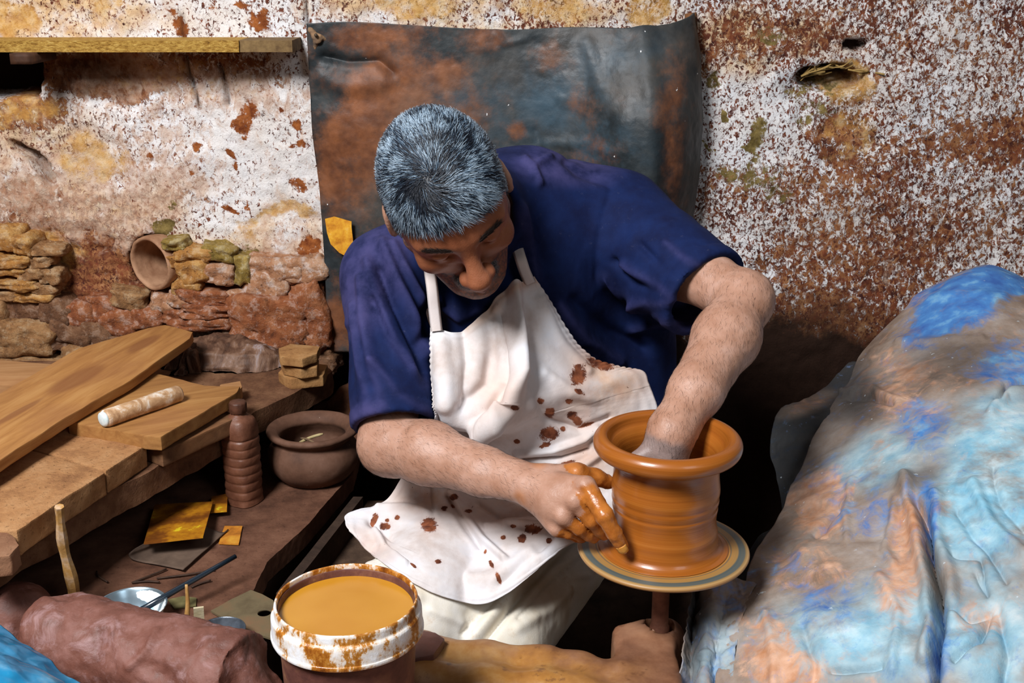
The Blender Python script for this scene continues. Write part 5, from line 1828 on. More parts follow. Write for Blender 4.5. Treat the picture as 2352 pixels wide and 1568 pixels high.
    plate([(516, 1207), (557, 1207), (548, 1249), (502, 1247)], [ZS + .004] * 4, om, 'small orange rust painted plate lying flat on the dusty work surface')
    dk = m_simple('felt_grey', (.065, .040, .028), (.15, .098, .068), 20, .85, .4)
    # folded dark sheet with a rolled-up edge
    C = []
    for s_ in np.linspace(0, 1, 14):
        row = []
        for q, (l, r) in enumerate(zip([(330, 1248), (300, 1268), (308, 1284), (394, 1302), (420, 1307)], [(470, 1200), (470, 1206), (480, 1212), (510, 1222), (524, 1214)])):
            x, y = l[0] + (r[0] - l[0]) * s_, l[1] + (r[1] - l[1]) * s_
            row.append(Pz(x, y, ZS + (.022, .016, .005, .005, .008)[q]))
        C.append(row)
    V = net(np.array(C), 30, 30).reshape(-1, 3)
    V[:, 2] += .0012 * fbm(V, 30, 3)
    o = mesh_obj('folded_sheet', V, grid_faces(30, 30), dk)
    o.modifiers.new('thick', 'SOLIDIFY').thickness = .002
    tag(o, 'dark grey flexible sheet with a curled edge under the square yellow plate', 'sheet')
    gm = m_simple('green_dark_plate', (.055, .035, .018), (.14, .105, .055), 14, .7, .3, c=(.20, .10, .05))
    # plate with a round hole
    o = plate([(484, 1402), (530, 1376), (576, 1354), (602, 1364), (628, 1378), (640, 1420), (636, 1470), (598, 1458), (556, 1443)], [ZS + .006] * 9, gm, 'dark greenish plate with a round hole lying left of the slip bucket', th=.003)
    hc = Pz(607, 1407, ZS + .006)
    cv, cf = lathe([(0, -.02), (.010, -.02), (.010, .02), (0, .02)], hc, n=24)
    ct = mesh_obj('cutter', cv, cf, None)
    mod = o.modifiers.new('hole', 'BOOLEAN')
    mod.object = ct
    mod.operation = 'DIFFERENCE'
    dg = bpy.context.evaluated_depsgraph_get()
    me = bpy.data.meshes.new_from_object(o.evaluated_get(dg))
    o.modifiers.clear()
    if len(me.polygons) > 10:
        o.data = me
    bpy.data.objects.remove(ct, do_unlink=True)
    plate([(385, 1376), (420, 1368), (452, 1372), (450, 1390), (400, 1396)], [ZS + .003] * 5, m_simple('green_scrap', (.07, .06, .02), (.20, .17, .07), 30), 'small green brown scrap plate behind the steel bowl', th=.002)
    # twigs
    tw = m_simple('twig_bark', (.025, .012, .008), (.07, .035, .02), 60)
    for k, (a, b) in enumerate([((303, 1338), (382, 1306)), ((360, 1328), (492, 1308)), ((222, 1312), (247, 1336)), ((303, 1338), (366, 1336)), ((440, 1348), (484, 1332))]):
        A, B_ = Pz(*a, ZS + .003), Pz(*b, ZS + .004)
        V, F = tube(catmull([A, (A + B_) / 2 + RNG.normal(0, .003, 3) * np.array([1, 1, 0]), B_], 8), .0016, 6)
        tag(mesh_obj('twig', V, F, tw), ('dark twig forming the upper side of a V behind the steel bowl', 'longest dark twig, pointing from the V of twigs to the glossy rod', 'short dark twig lying alone next to the whittled upright stick', 'dark twig forming the lower side of the V behind the steel bowl', 'short dark twig beneath the far half of the glossy rod')[k], 'twig', 'twigs on the work surface')
    # --- steel bowl with dried white slip, the dark rod in it
    bc = Pz(300, 1392, ZS + .036)
    bc[2] = ZS
    root = empty('steel_bowl', bc)
    tag(root, 'shallow steel bowl with dried white slip behind the clay roll', 'bowl')
    prof = [(0, 0), (.026, 0), (.036, .008), (.046, .028), (.0495, .036), (.0515, .0375), (.0515, .0385), (.049, .0385), (.044, .030), (.034, .0105), (.024, .003), (0, .003)]
    V, F = lathe(catmull(np.array(prof), 80), bc, n=64)
    px, py, _ = proj(V)
    wm = np.clip(blob_px(px, py, 345, 1370, 34, 14, 15, .8) + .8 * blob_px(px, py, 365, 1392, 16, 18, 0, .9), 0, 1)
    t = NT('bowl_steel')
    n_ = t.noise(60, 6, .7)
    c_ = t.mix(t.cover(t.attr('slip'), n_, .03), t.ramp(t.noise(12, 4), [(.3, (.30, .42, .50)), (.7, (.55, .68, .76))]), (.80, .84, .84))
    mt = t.math('SUBTRACT', .85, t.cover(t.attr('slip'), n_, .03), clamp=True)
    mesh_obj('bowl_body', V, F, t.out(c_, .30, n_, .1, .001, .5, metal=mt), root, attrs=dict(slip=wm))
    A, B_ = Pz(322, 1402, ZS + .030), Pz(541, 1277, ZS + .020)
    A[2], B_[2] = ZS + .034, ZS + .046
    A = Pz(322, 1402, ZS + .034)
    B_ = Pz(541, 1277, ZS + .052)
    V, F = tube([A, A * .7 + B_ * .3, A * .3 + B_ * .7, B_], [.0048, .0046, .0040, .0036], 14)
    t = NT('dark_rod')
    tag(mesh_obj('rod', V, F, t.out((.012, .022, .034), .25, spec=.7)), 'glossy dark rod resting on the rim of the steel bowl', 'rod')
    bc = Pz(508, 1446, ZS + .030)
    bc[2] = ZS
    root = empty('steel_bowl', bc)
    tag(root, 'small dark steel bowl behind the clay roll, by the plate with a hole', 'bowl')
    V, F = lathe(catmull(np.array(prof), 80) * np.array([.66, .8]), bc, n=48)
    mesh_obj('bowl_body', V, F, m_simple('dark_steel', (.05, .06, .075), (.26, .30, .36), 30, .3, .2, metal=.7, spec=.5), root)
    # sticks
    st_m = m_simple('pale_stick', (.22, .085, .02), (.48, .26, .08), 34, .6, .4, c=(.70, .54, .42))
    B0, T0 = Pz(174, 1402, ZS), Py(136, 1163, 1.50)
    c = catmull([B0, B0 * .72 + T0 * .28 + np.array([.002, 0, 0]), B0 * .35 + T0 * .65 - np.array([.003, 0, 0]), T0], 16)
    V, F = tube(c, np.linspace(.0105, .0062, 16) + .0009 * np.sin(np.arange(16) * 1.3), 7)
    o = mesh_obj('wooden_stick', V, F, st_m, smooth=False)
    tag(o, 'whittled pale wooden stick leaning upright before the stone bench', 'stick')
    B0, T0 = Pz(428, 1432, ZS), Py(428, 1342, Pz(428, 1432, ZS)[1] + .004)
    V, F = tube(catmull([B0, (B0 + T0) / 2 + np.array([.002, 0, 0]), T0], 10), np.linspace(.0046, .0022, 10), 7)
    tag(mesh_obj('wooden_stick', V, F, st_m), 'short thin peeled stick upright behind the middle of the clay roll', 'stick')
    B0, T0 = Pz(458, 1440, ZS), Py(456, 1393, Pz(458, 1440, ZS)[1] - .006)
    wv = np.array([.0075, .002, 0])
    V, F = prism([B0 - wv, B0 + wv, T0 + wv * .9, T0 - wv * .9], .003, .0004, 2, 3)
    root = empty('wooden_tag', B0)
    tag(root, 'small pale wooden tag with faint marks standing behind the clay roll', 'tag')
    mesh_obj('slat_body', V, F, m_simple('pale_tag', (.46, .38, .22), (.66, .58, .40), 50), root, smooth=False)
    ink = NT('ink')
    ink = ink.out((.05, .045, .03), .8)
    for k in range(3):
        q = B0 * (.25 - .06 * k) + T0 * (.75 + .06 * k)
        q = T0 + (B0 - T0) * (.18 + .17 * k) + np.array([0, -.0022, 0.0])
        V, F = tube([q - wv * (.55 - .15 * k), q + wv * .1 + np.array([0, 0, .0012]), q + wv * (.5 - .1 * k)], .0004, 4)
        mesh_obj('mark', V, F, ink, root)

    # --- clay roll, clay lump, blue plastic
    v = Vol((-.80, 1.02, ZS - .02), (-.20, 1.52, ZS + .16), .004)
    rr = .060
    a, b = Pz(92, 1452, ZS + rr), Pz(560, 1560, ZS + rr)
    v.cone(a, b, rr, rr * 1.0, cap=1.0)
    ax = unit(b - a)
    v.box(a - ax * .10, (.10, .2, .2), np.stack([ax, np.cross((0, 0, 1), ax), np.array([0, 0, 1.0])], 1), cut=True, k=.03)
    v.cone(b - ax * .02, b + ax * .020 + np.array([0, 0, -.028]), .045, .026, k=.012)
    v.cone(b + ax * .01 + np.array([0, .03, -.03]), b + ax * .045 + np.array([0, .03, -.045]), .028, .016, k=.01)
    V, Q = v.mesh()
    V = relax(V, Q, 2)
    N = normals(V, Q)
    px, py, _ = proj(V)
    d = .004 * fbm(V, 16, 4, .55, seed=71) + .0016 * fbm(V, 60, 3, .6, seed=72)
    for q in [(142, 1366, 34, 14, -.006), (300, 1440, 30, 20, -.004), (230, 1500, 30, 40, -.005), (430, 1480, 30, 24, -.005), (520, 1500, 26, 30, -.004), (360, 1540, 40, 20, -.004)]:
        d += q[4] * blob_px(px, py, q[0], q[1], q[2], q[3], 10, 1.2)
    d += .005 * line_px(px, py, [(358, 1446), (340, 1490), (300, 1530)], 9)
    d += .0045 * crumple(V, 20, 6, 73) + .0015 * fbm(V, 110, 3, .6, seed=74)
    V = V + N * d[:, None]
    V[:, 2] = np.maximum(V[:, 2], ZS + .001)
    t = NT('fresh_clay')
    n_ = t.noise(20, 6, .65)
    c_ = t.ramp(n_, [(.3, (.110, .038, .026)), (.5, (.175, .066, .046)), (.7, (.26, .120, .098))])
    c_ = t.mix(t.math('MULTIPLY', t.cover(.34, t.noise(26, 6, .7, None, .6), .10), .55), c_, (.40, .25, .25))
    c_ = t.mix(t.math('MULTIPLY', t.cover(.30, t.noise(34, 6, .7), .06), .6), c_, (.085, .028, .018))
    cm = t.out(c_, t.ramp(t.noise(40, 4), [(.35, .48), (.65, .72)]), t.math('ADD', n_, t.math('MULTIPLY', t.noise(140, 5, .7), .5)), .6, .003, .4)
    tag(mesh_obj('clay_roll', V, Q, cm), 'thick roll of fresh reddish clay lying across the near corner', 'clay roll')
    v = Vol((-.90, 1.20, ZS - .02), (-.5, 1.62, ZS + .14), .004)
    c = Pz(36, 1400, ZS + .037)
    v.ell(c, (.050, .046, .040))
    v.ell(c + np.array([-.012, -.03, -.02]), (.040, .04, .034), k=.02)
    v.ell(c + np.array([.022, .0, -.006]), (.028, .034, .034), k=.02)
    V, Q = v.mesh()
    V += normals(V, Q) * (.007 * fbm(V, 22, 4, .5, seed=75))[:, None]
    V[:, 2] = np.maximum(V[:, 2], ZS + .001)
    tag(mesh_obj('clay_lump', V, Q, cm), 'rounded lump of fresh clay at the end of the clay roll', 'clay lump')
    n_ = 130
    uu, vv = np.meshgrid(np.linspace(0, 1, n_), np.linspace(0, 1, n_))
    C = np.array([[P(-180, 1380, 1.50), P(-60, 1420, 1.48), P(10, 1452, 1.43), P(90, 1500, 1.40), P(150, 1540, 1.38), P(240, 1600, 1.38)],
                  [P(-180, 1430, 1.42), P(-70, 1462, 1.38), P(0, 1490, 1.34), P(70, 1532, 1.32), P(130, 1572, 1.31), P(200, 1640, 1.33)],
                  [P(-180, 1500, 1.34), P(-70, 1540, 1.30), P(0, 1560, 1.27), P(60, 1600, 1.26), P(120, 1640, 1.26), P(180, 1700, 1.30)],
                  [P(-180, 1600, 1.28), P(-70, 1640, 1.25), P(0, 1660, 1.23), P(60, 1700, 1.23), P(120, 1740, 1.24), P(160, 1790, 1.28)]])
    V = net(C, n_, n_).reshape(-1, 3)
    F = grid_faces(n_, n_)
    N = normals(V, F)
    if N[:, 2].mean() < 0:
        N = -N
    V += N * (.014 * crumple(V, 10, 8, 81) + .004 * crumple(V, 30, 6, 82))[:, None]
    t = NT('blue_plastic')
    n_ = t.noise(18, 4)
    o = mesh_obj('plastic_sheet', V, F, t.out(t.ramp(n_, [(.3, (.008, .10, .22)), (.55, (.015, .22, .42)), (.75, (.20, .38, .50))]), .25, n_, .3, .004, .6))
    o.modifiers.new('thick', 'SOLIDIFY').thickness = .001
    tag(o, 'crumpled bright blue plastic sheet in front of the clay roll', 'plastic sheet')


def build_front():
    # --- front bench: clay smeared timber with a notch for the shaft
    v = Vol((-.34, .85, ZF - .16), (.36, 1.62, ZF + .06), .005)
    v.box((-.032, 1.00, ZF - .055), (.222, .21, .055), rad=.012)
    # rounded front lip
    lip = [Pz(735, 1486, ZF - .026), Pz(960, 1500, ZF - .026), Pz(1110, 1524, ZF - .026), Pz(1250, 1536, ZF - .026), Pz(1330, 1552, ZF - .028), Pz(1400, 1580, ZF - .030), Pz(1480, 1600, ZF - .030)]
    for a, b in zip(lip[:-1], lip[1:]):
        v.cone(a, b, .027, .027, k=.02)
        v.cone(a + np.array([0, -.06, .0]), b + np.array([0, -.06, .0]), .027, .027, k=.03)
    # block around the shaft
    s0 = Pz(1523, 1252, CAM_Z - .736)
    s0[2] = ZF
    v.box((s0[0] - .024, s0[1] - .155, ZF - .04), (.041, .165, .044), rad=.012, k=.02)
    v.cone((s0[0] - .004, s0[1], ZF - .03), (s0[0] + .006, s0[1] + .01, ZF - .03), .036, .034, k=.03)
    v.cone((s0[0], s0[1], ZF - .1), (s0[0], s0[1], ZF + .1), .0200, .0200, cut=True)
    V, Q = v.mesh()
    V = relax(V, Q, 2)
    N = normals(V, Q)
    V += N * (.0022 * fbm(V, 10, 4, .55, seed=91) + .0012 * fbm(V, 60, 3, seed=92))[:, None]
    px, py, _ = proj(V)
    wet = np.clip(blob_px(px, py, 1180, 1530, 260, 60, 4, .9), 0, 1)
    t = NT('bench_clay')
    n_ = t.noise(14, 6, .65)
    c_ = t.ramp(n_, [(.3, (.13, .050, .024)), (.5, (.235, .105, .055)), (.7, (.33, .165, .09))])
    c_ = t.mix(t.math('MULTIPLY', t.attr('wet'), t.step(t.noise(9, 5, .6), .28, .55)), c_, t.ramp(n_, [(.3, (.23, .085, .016)), (.5, (.37, .165, .036)), (.7, (.50, .29, .11))]))
    c_ = t.mix(t.math('MULTIPLY', t.step(t.noise(36, 5, .65), .60, .68), .6), c_, (.12, .045, .02))
    root = empty('front_bench', (0, 1.1, 0))
    tag(root, 'clay smeared timber bench front holding the wheel shaft', 'bench')
    mesh_obj('bench_top', V, Q, t.out(c_, t.ramp(t.noise(20, 4), [(.35, .32), (.65, .6)]), n_, .3, .003, .5), root, attrs=dict(wet=wet))
    dk = m_dusty('bench_leg_clay', (.02, .010, .007), (.05, .026, .016), (.08, .042, .025))
    for cx, cy in ((-.20, .90), (.18, .90), (-.22, 1.12), (.18, 1.12)):
        V, F = prism([(cx - .03, cy - .03, ZF - .09), (cx + .03, cy - .03, ZF - .09), (cx + .03, cy + .03, ZF - .09), (cx - .03, cy + .03, ZF - .09)], ZF - .09, .001, 4, 2)
        mesh_obj('leg', V, F, dk, root)
    # dark tile by the bucket
    plank('tile_piece', [(935, 1440), (1000, 1452), (1022, 1466), (996, 1502), (950, 1512), (925, 1500)], ZF + .012, .014, m_simple('wet_tile', (.06, .022, .016), (.15, .06, .045), 20, .4, .4, spec=.5), 'dark wet piece of tile tucked between the slip bucket and the man', 'tile', .0012, 3, 41)
    # --- timbers in the gap beside the man
    tw = m_dusty('dusty_timber', (.035, .020, .013), (.085, .050, .032), (.14, .09, .055), stretch=(1, 1, 1))
    a = [Pz(812, 1140, ZS - .03), Pz(834, 1140, ZS - .03), Pz(660, 1362, ZS - .03), Pz(634, 1362, ZS - .03)]
    V, F = prism(a, .05, .0015, 3, 6)
    tag(mesh_obj('wooden_batten', V, F, m_dusty('dark_timber', (.015, .009, .006), (.045, .026, .018), (.075, .045, .03)), smooth=False), 'narrow dark batten beside the edge of the clay covered slab', 'batten')
    a = [Pz(845, 1150, ZS - .08), Pz(960, 1150, ZS - .08), Pz(860, 1390, ZS - .08), Pz(690, 1390, ZS - .08)]
    V, F = prism(a, .03, .002, 4, 6)
    tag(mesh_obj('wooden_board', V, F, tw, smooth=False), 'dusty board low in the gap between the batten and the man', 'board')
    # low masonry seat under the man
    V, F = prism([(-.20, 1.80, .395), (.36, 1.80, .395), (.36, 2.30, .395), (-.20, 2.30, .395)], .395, .006, 5, 6)
    tag(mesh_obj('masonry_seat', V, F, m_dusty('seat_masonry', (.02, .011, .008), (.045, .025, .017), (.07, .04, .026))), 'low dark masonry seat under the man against the wall', 'seat')

    # --- slip bucket
    rc = P(795, 1374, 1.31)
    base = np.array([rc[0], rc[1], ZF + .007])
    Hb = rc[2] - ZF - .007
    root = empty('slip_bucket', base)
    tag(root, 'white plastic bucket smeared with rust brown clay, full of ochre slip water', 'bucket')
    R0 = .0800
    t = NT('bucket_body_dirt')
    n_ = t.noise(22, 6, .68)
    c_ = t.ramp(n_, [(.28, (.055, .020, .018)), (.5, (.13, .048, .036)), (.62, (.20, .085, .050)), (.76, (.42, .24, .10))])
    bm1 = t.out(c_, .5, n_, .5, .003, .4)
    V, F = lathe(catmull(np.array([(0, 0), (R0 * .86, 0), (R0 * .88, .003), (R0 * .93, Hb * .5), (R0 * .965, Hb - .030), (R0 * .965, Hb - .01), (R0 * .93, Hb - .012), (R0 * .90, Hb * .5), (R0 * .84, .006), (0, .006)]), 90), base, n=96, jitter=.0006)
    mesh_obj('bucket_wall', V, F, bm1, root)
    t = NT('bucket_rim_dirt')
    n_ = t.noise(26, 7, .70, t.coord((1, 1, .7)))
    c_ = t.ramp(n_, [(.32, (.10, .026, .005)), (.41, (.30, .09, .010)), (.47, (.48, .20, .03)), (.51, (.76, .66, .56)), (.60, (.84, .84, .86)), (.75, (.86, .88, .92))])
    bm2 = t.out(c_, t.ramp(n_, [(.40, .22), (.6, .4)]), n_, .6, .003, .5)
    z1 = Hb
    prof = [(R0 * .955, z1 - .016), (R0 * .955, z1 - .002), (R0 * .965, z1 + .0005), (R0 * .985, z1 + .0005), (R0 * .997, z1 - .002), (R0 * 1.0, z1 - .006), (R0 * 1.006, z1 - .010), (R0 * 1.035, z1 - .0125), (R0 * 1.048, z1 - .016), (R0 * 1.052, z1 - .028), (R0 * 1.054, z1 - .0330), (R0 * 1.066, z1 - .0345), (R0 * 1.068, z1 - .0375), (R0 * 1.05, z1 - .0395), (R0 * .97, z1 - .038)]
    V, F = lathe(catmull(np.array(prof), 110), base, n=128, jitter=.0008)
    mesh_obj('rim_collar', V, F, bm2, root)
    V, F = lathe([(0, z1 - .0135), (R0 * .5, z1 - .0135), (R0 * .93, z1 - .0135), (R0 * .956, z1 - .0130)], base, n=96)
    t = NT('slip_water')
    n_ = t.noise(9, 3, .5)
    wmat = t.out(t.ramp(n_, [(.3, (.44, .185, .012)), (.7, (.52, .245, .026))]), .22, t.noise(30, 2), .03, .001, .4)
    tag(mesh_obj('slip_water', V, F, wmat, root), 'still ochre slip water')


def build_tarp():
    A = np.array
    R = [
        [(2080, 800, 2.34), (2150, 740, 2.34), (2210, 690, 2.34), (2262, 660, 2.34), (2330, 690, 2.34), (2430, 740, 2.34), (2560, 800, 2.34)],
        [(2010, 790, 2.22), (2090, 706, 2.22), (2170, 640, 2.22), (2262, 606, 2.20), (2350, 640, 2.20), (2450, 700, 2.20), (2600, 780, 2.2)],
        [(1966, 832, 2.14), (2050, 768, 2.10), (2140, 712, 2.08), (2250, 690, 2.04), (2360, 706, 2.02), (2470, 750, 2.00), (2620, 820, 2.0)],
        [(1935, 900, 2.04), (2020, 866, 1.99), (2110, 820, 1.96), (2230, 790, 1.92), (2360, 800, 1.88), (2490, 830, 1.86), (2640, 880, 1.86)],
        [(1880, 1000, 1.93), (1980, 965, 1.88), (2085, 920, 1.85), (2210, 890, 1.81), (2360, 890, 1.77), (2500, 910, 1.74), (2660, 950, 1.74)],
        [(1830, 1110, 1.83), (1945, 1070, 1.77), (2060, 1030, 1.74), (2195, 1000, 1.70), (2360, 990, 1.66), (2510, 1000, 1.62), (2680, 1030, 1.62)],
        [(1796, 1190, 1.75), (1920, 1160, 1.69), (2040, 1125, 1.65), (2190, 1100, 1.61), (2360, 1085, 1.57), (2520, 1090, 1.53), (2700, 1110, 1.53)],
        [(1735, 1275, 1.67), (1880, 1250, 1.61), (2020, 1222, 1.57), (2180, 1200, 1.53), (2360, 1185, 1.49), (2530, 1190, 1.46), (2720, 1200, 1.45)],
        [(1704, 1370, 1.59), (1850, 1345, 1.53), (2000, 1325, 1.49), (2170, 1310, 1.45), (2360, 1300, 1.41), (2540, 1300, 1.38), (2740, 1300, 1.38)],
        [(1672, 1470, 1.515), (1820, 1450, 1.46), (1980, 1435, 1.42), (2165, 1425, 1.38), (2360, 1420, 1.34), (2550, 1420, 1.32), (2760, 1420, 1.31)],
        [(1642, 1570, 1.455), (1800, 1555, 1.40), (1970, 1545, 1.36), (2160, 1540, 1.32), (2360, 1535, 1.29), (2560, 1535, 1.27), (2780, 1535, 1.26)],
        [(1618, 1690, 1.41), (1780, 1690, 1.36), (1960, 1690, 1.33), (2150, 1690, 1.30), (2360, 1690, 1.27), (2570, 1690, 1.25), (2800, 1690, 1.25)],
        [(1600, 1900, 1.40), (1770, 1900, 1.36), (1950, 1900, 1.33), (2150, 1900, 1.30), (2360, 1900, 1.27), (2580, 1900, 1.25), (2820, 1900, 1.25)],
    ]
    C = np.array([[P(*q) for q in r] for r in R])
    nu, nv = 330, 430
    V = net(C, nu, nv).reshape(-1, 3)
    F = grid_faces(nu, nv)

    def face(N, V):
        return -N if (N * (np.array([0, 0, CAM_Z]) - V)).sum(1).mean() < 0 else N
    N = face(normals(V, F), V)
    px, py, _ = proj(V)
    wb = fbm(V, 14, 3, seed=101)
    PX, PY = px + 14 * wb, py + 14 * fbm(V, 14, 3, seed=102)
    lowr = smooth01((PY - 900) / 350)
    d = .010 * fbm(V, 6, 3, .5, seed=103) + (.0015 + .006 * lowr) * fbm(V, 8, 2, .4, seed=104, ridged=True) + (.0015 + .0080 * lowr) * crumple(V, 9, 9, 105) + (.0008 + .0022 * lowr) * crumple(V, 26, 7, 107)
    for pts, w_, h_ in [
        ([(2100, 1150), (2128, 1200), (2132, 1240), (2150, 1340), (2168, 1420), (2160, 1500), (2150, 1600)], 11, -.030), ([(2080, 1110), (2100, 1180), (2110, 1260), (2128, 1360), (2145, 1440), (2130, 1520)], 16, .016),
        ([(2150, 1150), (2160, 1240), (2180, 1330), (2195, 1420)], 16, .012), ([(2180, 1400), (2230, 1420), (2270, 1400), (2250, 1480), (2200, 1520)], 10, -.012), ([(2190, 1280), (2250, 1290), (2262, 1360), (2240, 1330)], 8, -.008),
        ([(2290, 930), (2310, 895), (2360, 880)], 9, -.016), ([(2280, 960), (2310, 915), (2360, 905)], 12, .010), ([(1940, 905), (2010, 900), (2060, 925)], 9, .008), ([(1950, 925), (2000, 915), (2050, 935)], 6, -.006),
        ([(1930, 1170), (1890, 1210), (1870, 1225)], 7, -.008), ([(2060, 1150), (2040, 1210), (2030, 1270), (2050, 1300)], 10, .007), ([(1960, 1110), (1950, 1160), (1940, 1230)], 9, .005),
        ([(2105, 690), (2200, 672), (2300, 690)], 16, .006), ([(2060, 780), (2160, 785), (2260, 770)], 8, .004), ([(2240, 1130), (2280, 1210), (2352, 1280)], 14, .010), ([(2200, 1180), (2260, 1260), (2310, 1340)], 10, -.008),
        ([(2280, 1080), (2300, 1160), (2352, 1220)], 9, -.006), ([(1760, 1420), (1780, 1500), (1770, 1568)], 12, .006), ([(1840, 1440), (1860, 1520), (1850, 1600)], 12, -.006), ([(1900, 1540), (1960, 1545), (2020, 1530)], 9, -.010),
        ([(2020, 1330), (2060, 1420), (2050, 1540)], 12, .006), ([(2290, 1400), (2310, 1500), (2300, 1600)], 12, -.008), ([(1940, 920), (1960, 860), (1985, 830)], 12, -.004)]:
        d += h_ * line_px(PX, PY, pts, w_)
    V = V + N * d[:, None]
    B = lambda *a: blob_px(PX, PY, *a)
    blue = np.clip(.95 * B(2210, 690, 100, 60, -15, 1.1) + .8 * B(2300, 640, 70, 40, 20, 1.1) + .6 * B(2320, 840, 90, 60, 0, 1.2) + .5 * B(2130, 760, 60, 40, -30, 1.3) + .35 * B(1900, 1400, 70, 60, 0, 1.3) + .35 * B(2130, 1000, 60, 60, 0, 1.4) + .55 * B(2140, 1200, 20, 80, -5, 1.2) + .5 * B(2165, 1470, 26, 90, 0, 1.2) + .3 * B(1980, 1150, 70, 60, 0, 1.4) + .15 + .30 * fbm(V, 13, 4, seed=142), 0, 1)
    orange = np.clip(.75 * B(1890, 1150, 80, 60, -40, 1.2) + .7 * B(2090, 1230, 50, 90, 0, 1.2) + .55 * B(1860, 1300, 90, 60, 0, 1.2) + .6 * B(2060, 1370, 60, 70, 0, 1.2) + .6 * B(1760, 1480, 60, 80, 0, 1.2) + .45 * B(2080, 880, 90, 90, 0, 1.3) + .5 * B(2250, 1420, 50, 50, 0, 1.2) + .4 * B(1840, 1540, 80, 40, 0, 1.2) + .5 * B(2130, 660, 60, 50, -40, 1.2) + .17 + .30 * fbm(V, 13, 4, seed=141), 0, 1)
    cyan = np.clip(.95 * B(2300, 1050, 120, 130, 0, 1.1) + .9 * B(2250, 1200, 130, 120, 0, 1.1) + .8 * B(2060, 1460, 130, 120, 0, 1.2) + .8 * B(2290, 1480, 100, 140, 0, 1.2) + .7 * B(2020, 1060, 110, 60, -25, 1.2) + .7 * B(1850, 1480, 110, 90, 0, 1.2), 0, 1)
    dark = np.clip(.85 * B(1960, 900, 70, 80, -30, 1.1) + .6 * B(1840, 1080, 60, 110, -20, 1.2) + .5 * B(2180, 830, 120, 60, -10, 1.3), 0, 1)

    def tarp_mat(name):
        t = NT(name)
        n = t.noise(8, 6, .66)
        base = t.ramp(n, [(.3, (.14, .090, .062)), (.5, (.27, .200, .155)), (.7, (.40, .345, .31))])
        sv = t.coord((1, .8, .45))
        a1 = t.noise(30, 6, .7, sv, .8)
        base = t.mix(t.math('MULTIPLY', t.attr('cyan'), t.step(t.noise(11, 5, .65), .26, .58)), base, t.ramp(t.noise(26, 5), [(.3, (.13, .38, .54)), (.55, (.34, .57, .67)), (.75, (.60, .72, .76))]))
        base = t.mix(t.cover(t.math('MULTIPLY', t.attr('orange'), .80), a1, .18), base, t.ramp(t.noise(40, 4), [(.3, (.44, .19, .085)), (.7, (.68, .42, .29))]))
        a2 = t.noise(34, 6, .7, sv, 1.0)
        base = t.mix(t.cover(t.math('MULTIPLY', t.attr('blue'), .88), a2, .20), base, t.ramp(t.noise(30, 4), [(.3, (.04, .12, .38)), (.55, (.07, .23, .54)), (.75, (.22, .46, .66))]))
        base = t.mix(t.math('MULTIPLY', t.attr('dark'), .93), base, (.016, .022, .027))  # shade of the left edge and under layer painted into the colour
        fl = t.step(t.noise(80, 3, .6, sv), .70, .73)
        base = t.mix(t.math('MULTIPLY', fl, .5), base, (.62, .72, .78))
        base = t.mix(t.math('MULTIPLY', t.step(t.noise(60, 4, .65), .62, .72), .4), base, (.14, .22, .42))
        return t.out(base, .62, t.math('ADD', t.noise(50, 5, .65), t.math('MULTIPLY', t.noise(11, 5, .6), 1.5)), .4, .004, .22)
    tm = tarp_mat('weathered_tarp')
    c0 = P(2100, 1300, 1.5)
    c0[2] = 0
    root = empty('tarpaulin', c0)
    tag(root, 'weathered blue and grey tarpaulin draped over a heap against the wall', 'tarpaulin')
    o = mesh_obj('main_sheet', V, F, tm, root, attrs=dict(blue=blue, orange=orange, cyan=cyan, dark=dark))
    o.modifiers.new('thick', 'SOLIDIFY').thickness = .0015
    # layer beneath, showing at the left edge
    R2 = [[(1950, 835, 2.20), (2000, 830, 2.2), (2060, 830, 2.16)], [(1880, 905, 2.10), (1945, 905, 2.08), (2020, 900, 2.04)], [(1800, 940, 2.03), (1870, 950, 1.99), (1970, 960, 1.96)], [(1778, 975, 2.00), (1850, 1000, 1.95), (1940, 1020, 1.91)], [(1770, 1040, 1.96), (1830, 1070, 1.90), (1920, 1090, 1.86)],
          [(1786, 1100, 1.90), (1830, 1130, 1.86), (1900, 1150, 1.80)], [(1796, 1190, 1.84), (1830, 1200, 1.82), (1880, 1210, 1.77)], [(1740, 1240, 1.82), (1800, 1270, 1.78), (1860, 1290, 1.72)], [(1700, 1320, 1.80), (1760, 1340, 1.74), (1830, 1350, 1.68)], [(1690, 1480, 1.80), (1750, 1480, 1.74), (1830, 1480, 1.66)]]
    C = np.array([[P(*q) for q in r] for r in R2])
    V = net(C, 70, 150).reshape(-1, 3)
    F = grid_faces(70, 150)
    N = face(normals(V, F), V)
    V = V + N * (.006 * fbm(V, 12, 4, .5, seed=111, ridged=True) + .003 * fbm(V, 30, 3, seed=112))[:, None]
    px, py, _ = proj(V)
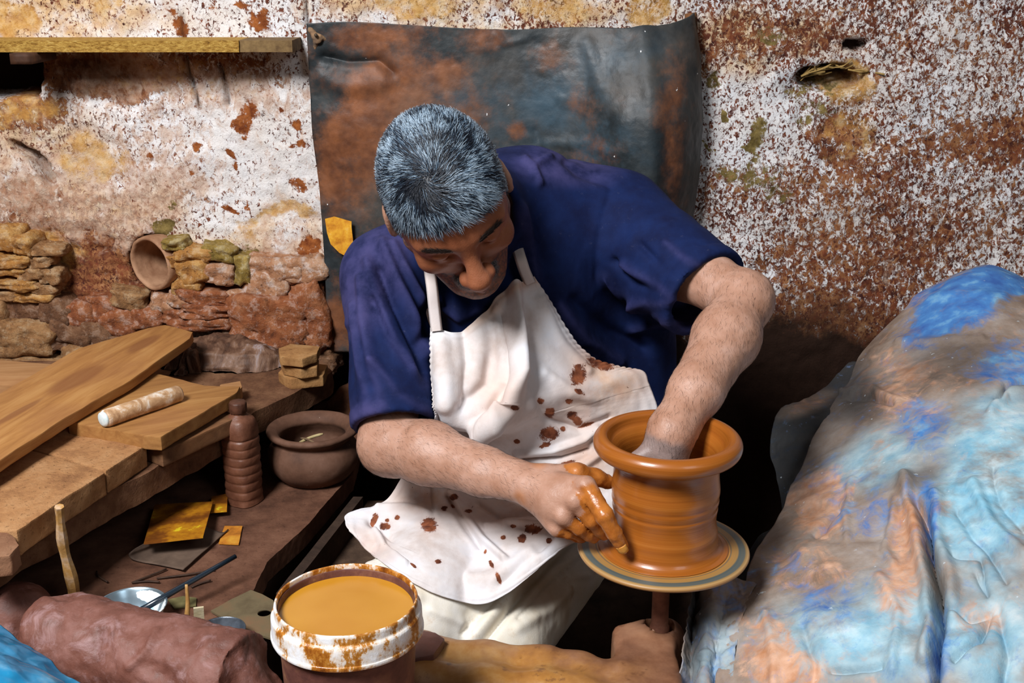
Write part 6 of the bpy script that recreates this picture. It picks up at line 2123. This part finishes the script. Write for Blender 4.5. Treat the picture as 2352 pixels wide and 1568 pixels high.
    z_ = np.zeros(len(V))
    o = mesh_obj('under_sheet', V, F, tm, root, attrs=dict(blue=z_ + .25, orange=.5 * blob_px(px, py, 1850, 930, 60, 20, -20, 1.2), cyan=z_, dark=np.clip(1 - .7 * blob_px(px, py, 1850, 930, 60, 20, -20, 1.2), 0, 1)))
    o.modifiers.new('thick', 'SOLIDIFY').thickness = .0015
    # crumpled strip hanging by the shaft block
    R3 = [[(1606, 1300, 1.66), (1630, 1296, 1.62), (1660, 1300, 1.60), (1700, 1330, 1.60), (1735, 1345, 1.60)], [(1585, 1360, 1.60), (1606, 1366, 1.61), (1632, 1366, 1.57), (1670, 1375, 1.57), (1720, 1380, 1.56)], [(1570, 1440, 1.55), (1592, 1446, 1.57), (1620, 1446, 1.52), (1655, 1450, 1.53), (1700, 1450, 1.51)],
          [(1562, 1510, 1.51), (1590, 1514, 1.53), (1616, 1514, 1.48), (1645, 1514, 1.49), (1690, 1514, 1.47)], [(1556, 1600, 1.48), (1590, 1600, 1.50), (1610, 1600, 1.45), (1640, 1600, 1.46), (1690, 1600, 1.44)], [(1550, 1800, 1.47), (1590, 1800, 1.48), (1610, 1800, 1.44), (1640, 1800, 1.45), (1690, 1800, 1.43)]]
    C = np.array([[P(*q) for q in r] for r in R3])
    V = net(C, 90, 130).reshape(-1, 3)
    F = grid_faces(90, 130)
    N = face(normals(V, F), V)
    V = V + N * (.006 * fbm(V * np.array([1.5, 1.5, .5]), 24, 3, .5, seed=115, ridged=True))[:, None]
    px, py, _ = proj(V)
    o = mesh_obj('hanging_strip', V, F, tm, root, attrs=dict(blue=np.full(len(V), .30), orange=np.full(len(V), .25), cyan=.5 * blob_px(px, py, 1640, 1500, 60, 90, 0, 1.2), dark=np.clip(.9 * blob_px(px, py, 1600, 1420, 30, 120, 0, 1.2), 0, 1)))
    o.modifiers.new('thick', 'SOLIDIFY').thickness = .0015


build_wall()
build_sheet()
build_shelf()
build_bench()
build_front()
build_tarp()
build_person()
build_wheel()
build_left_props()
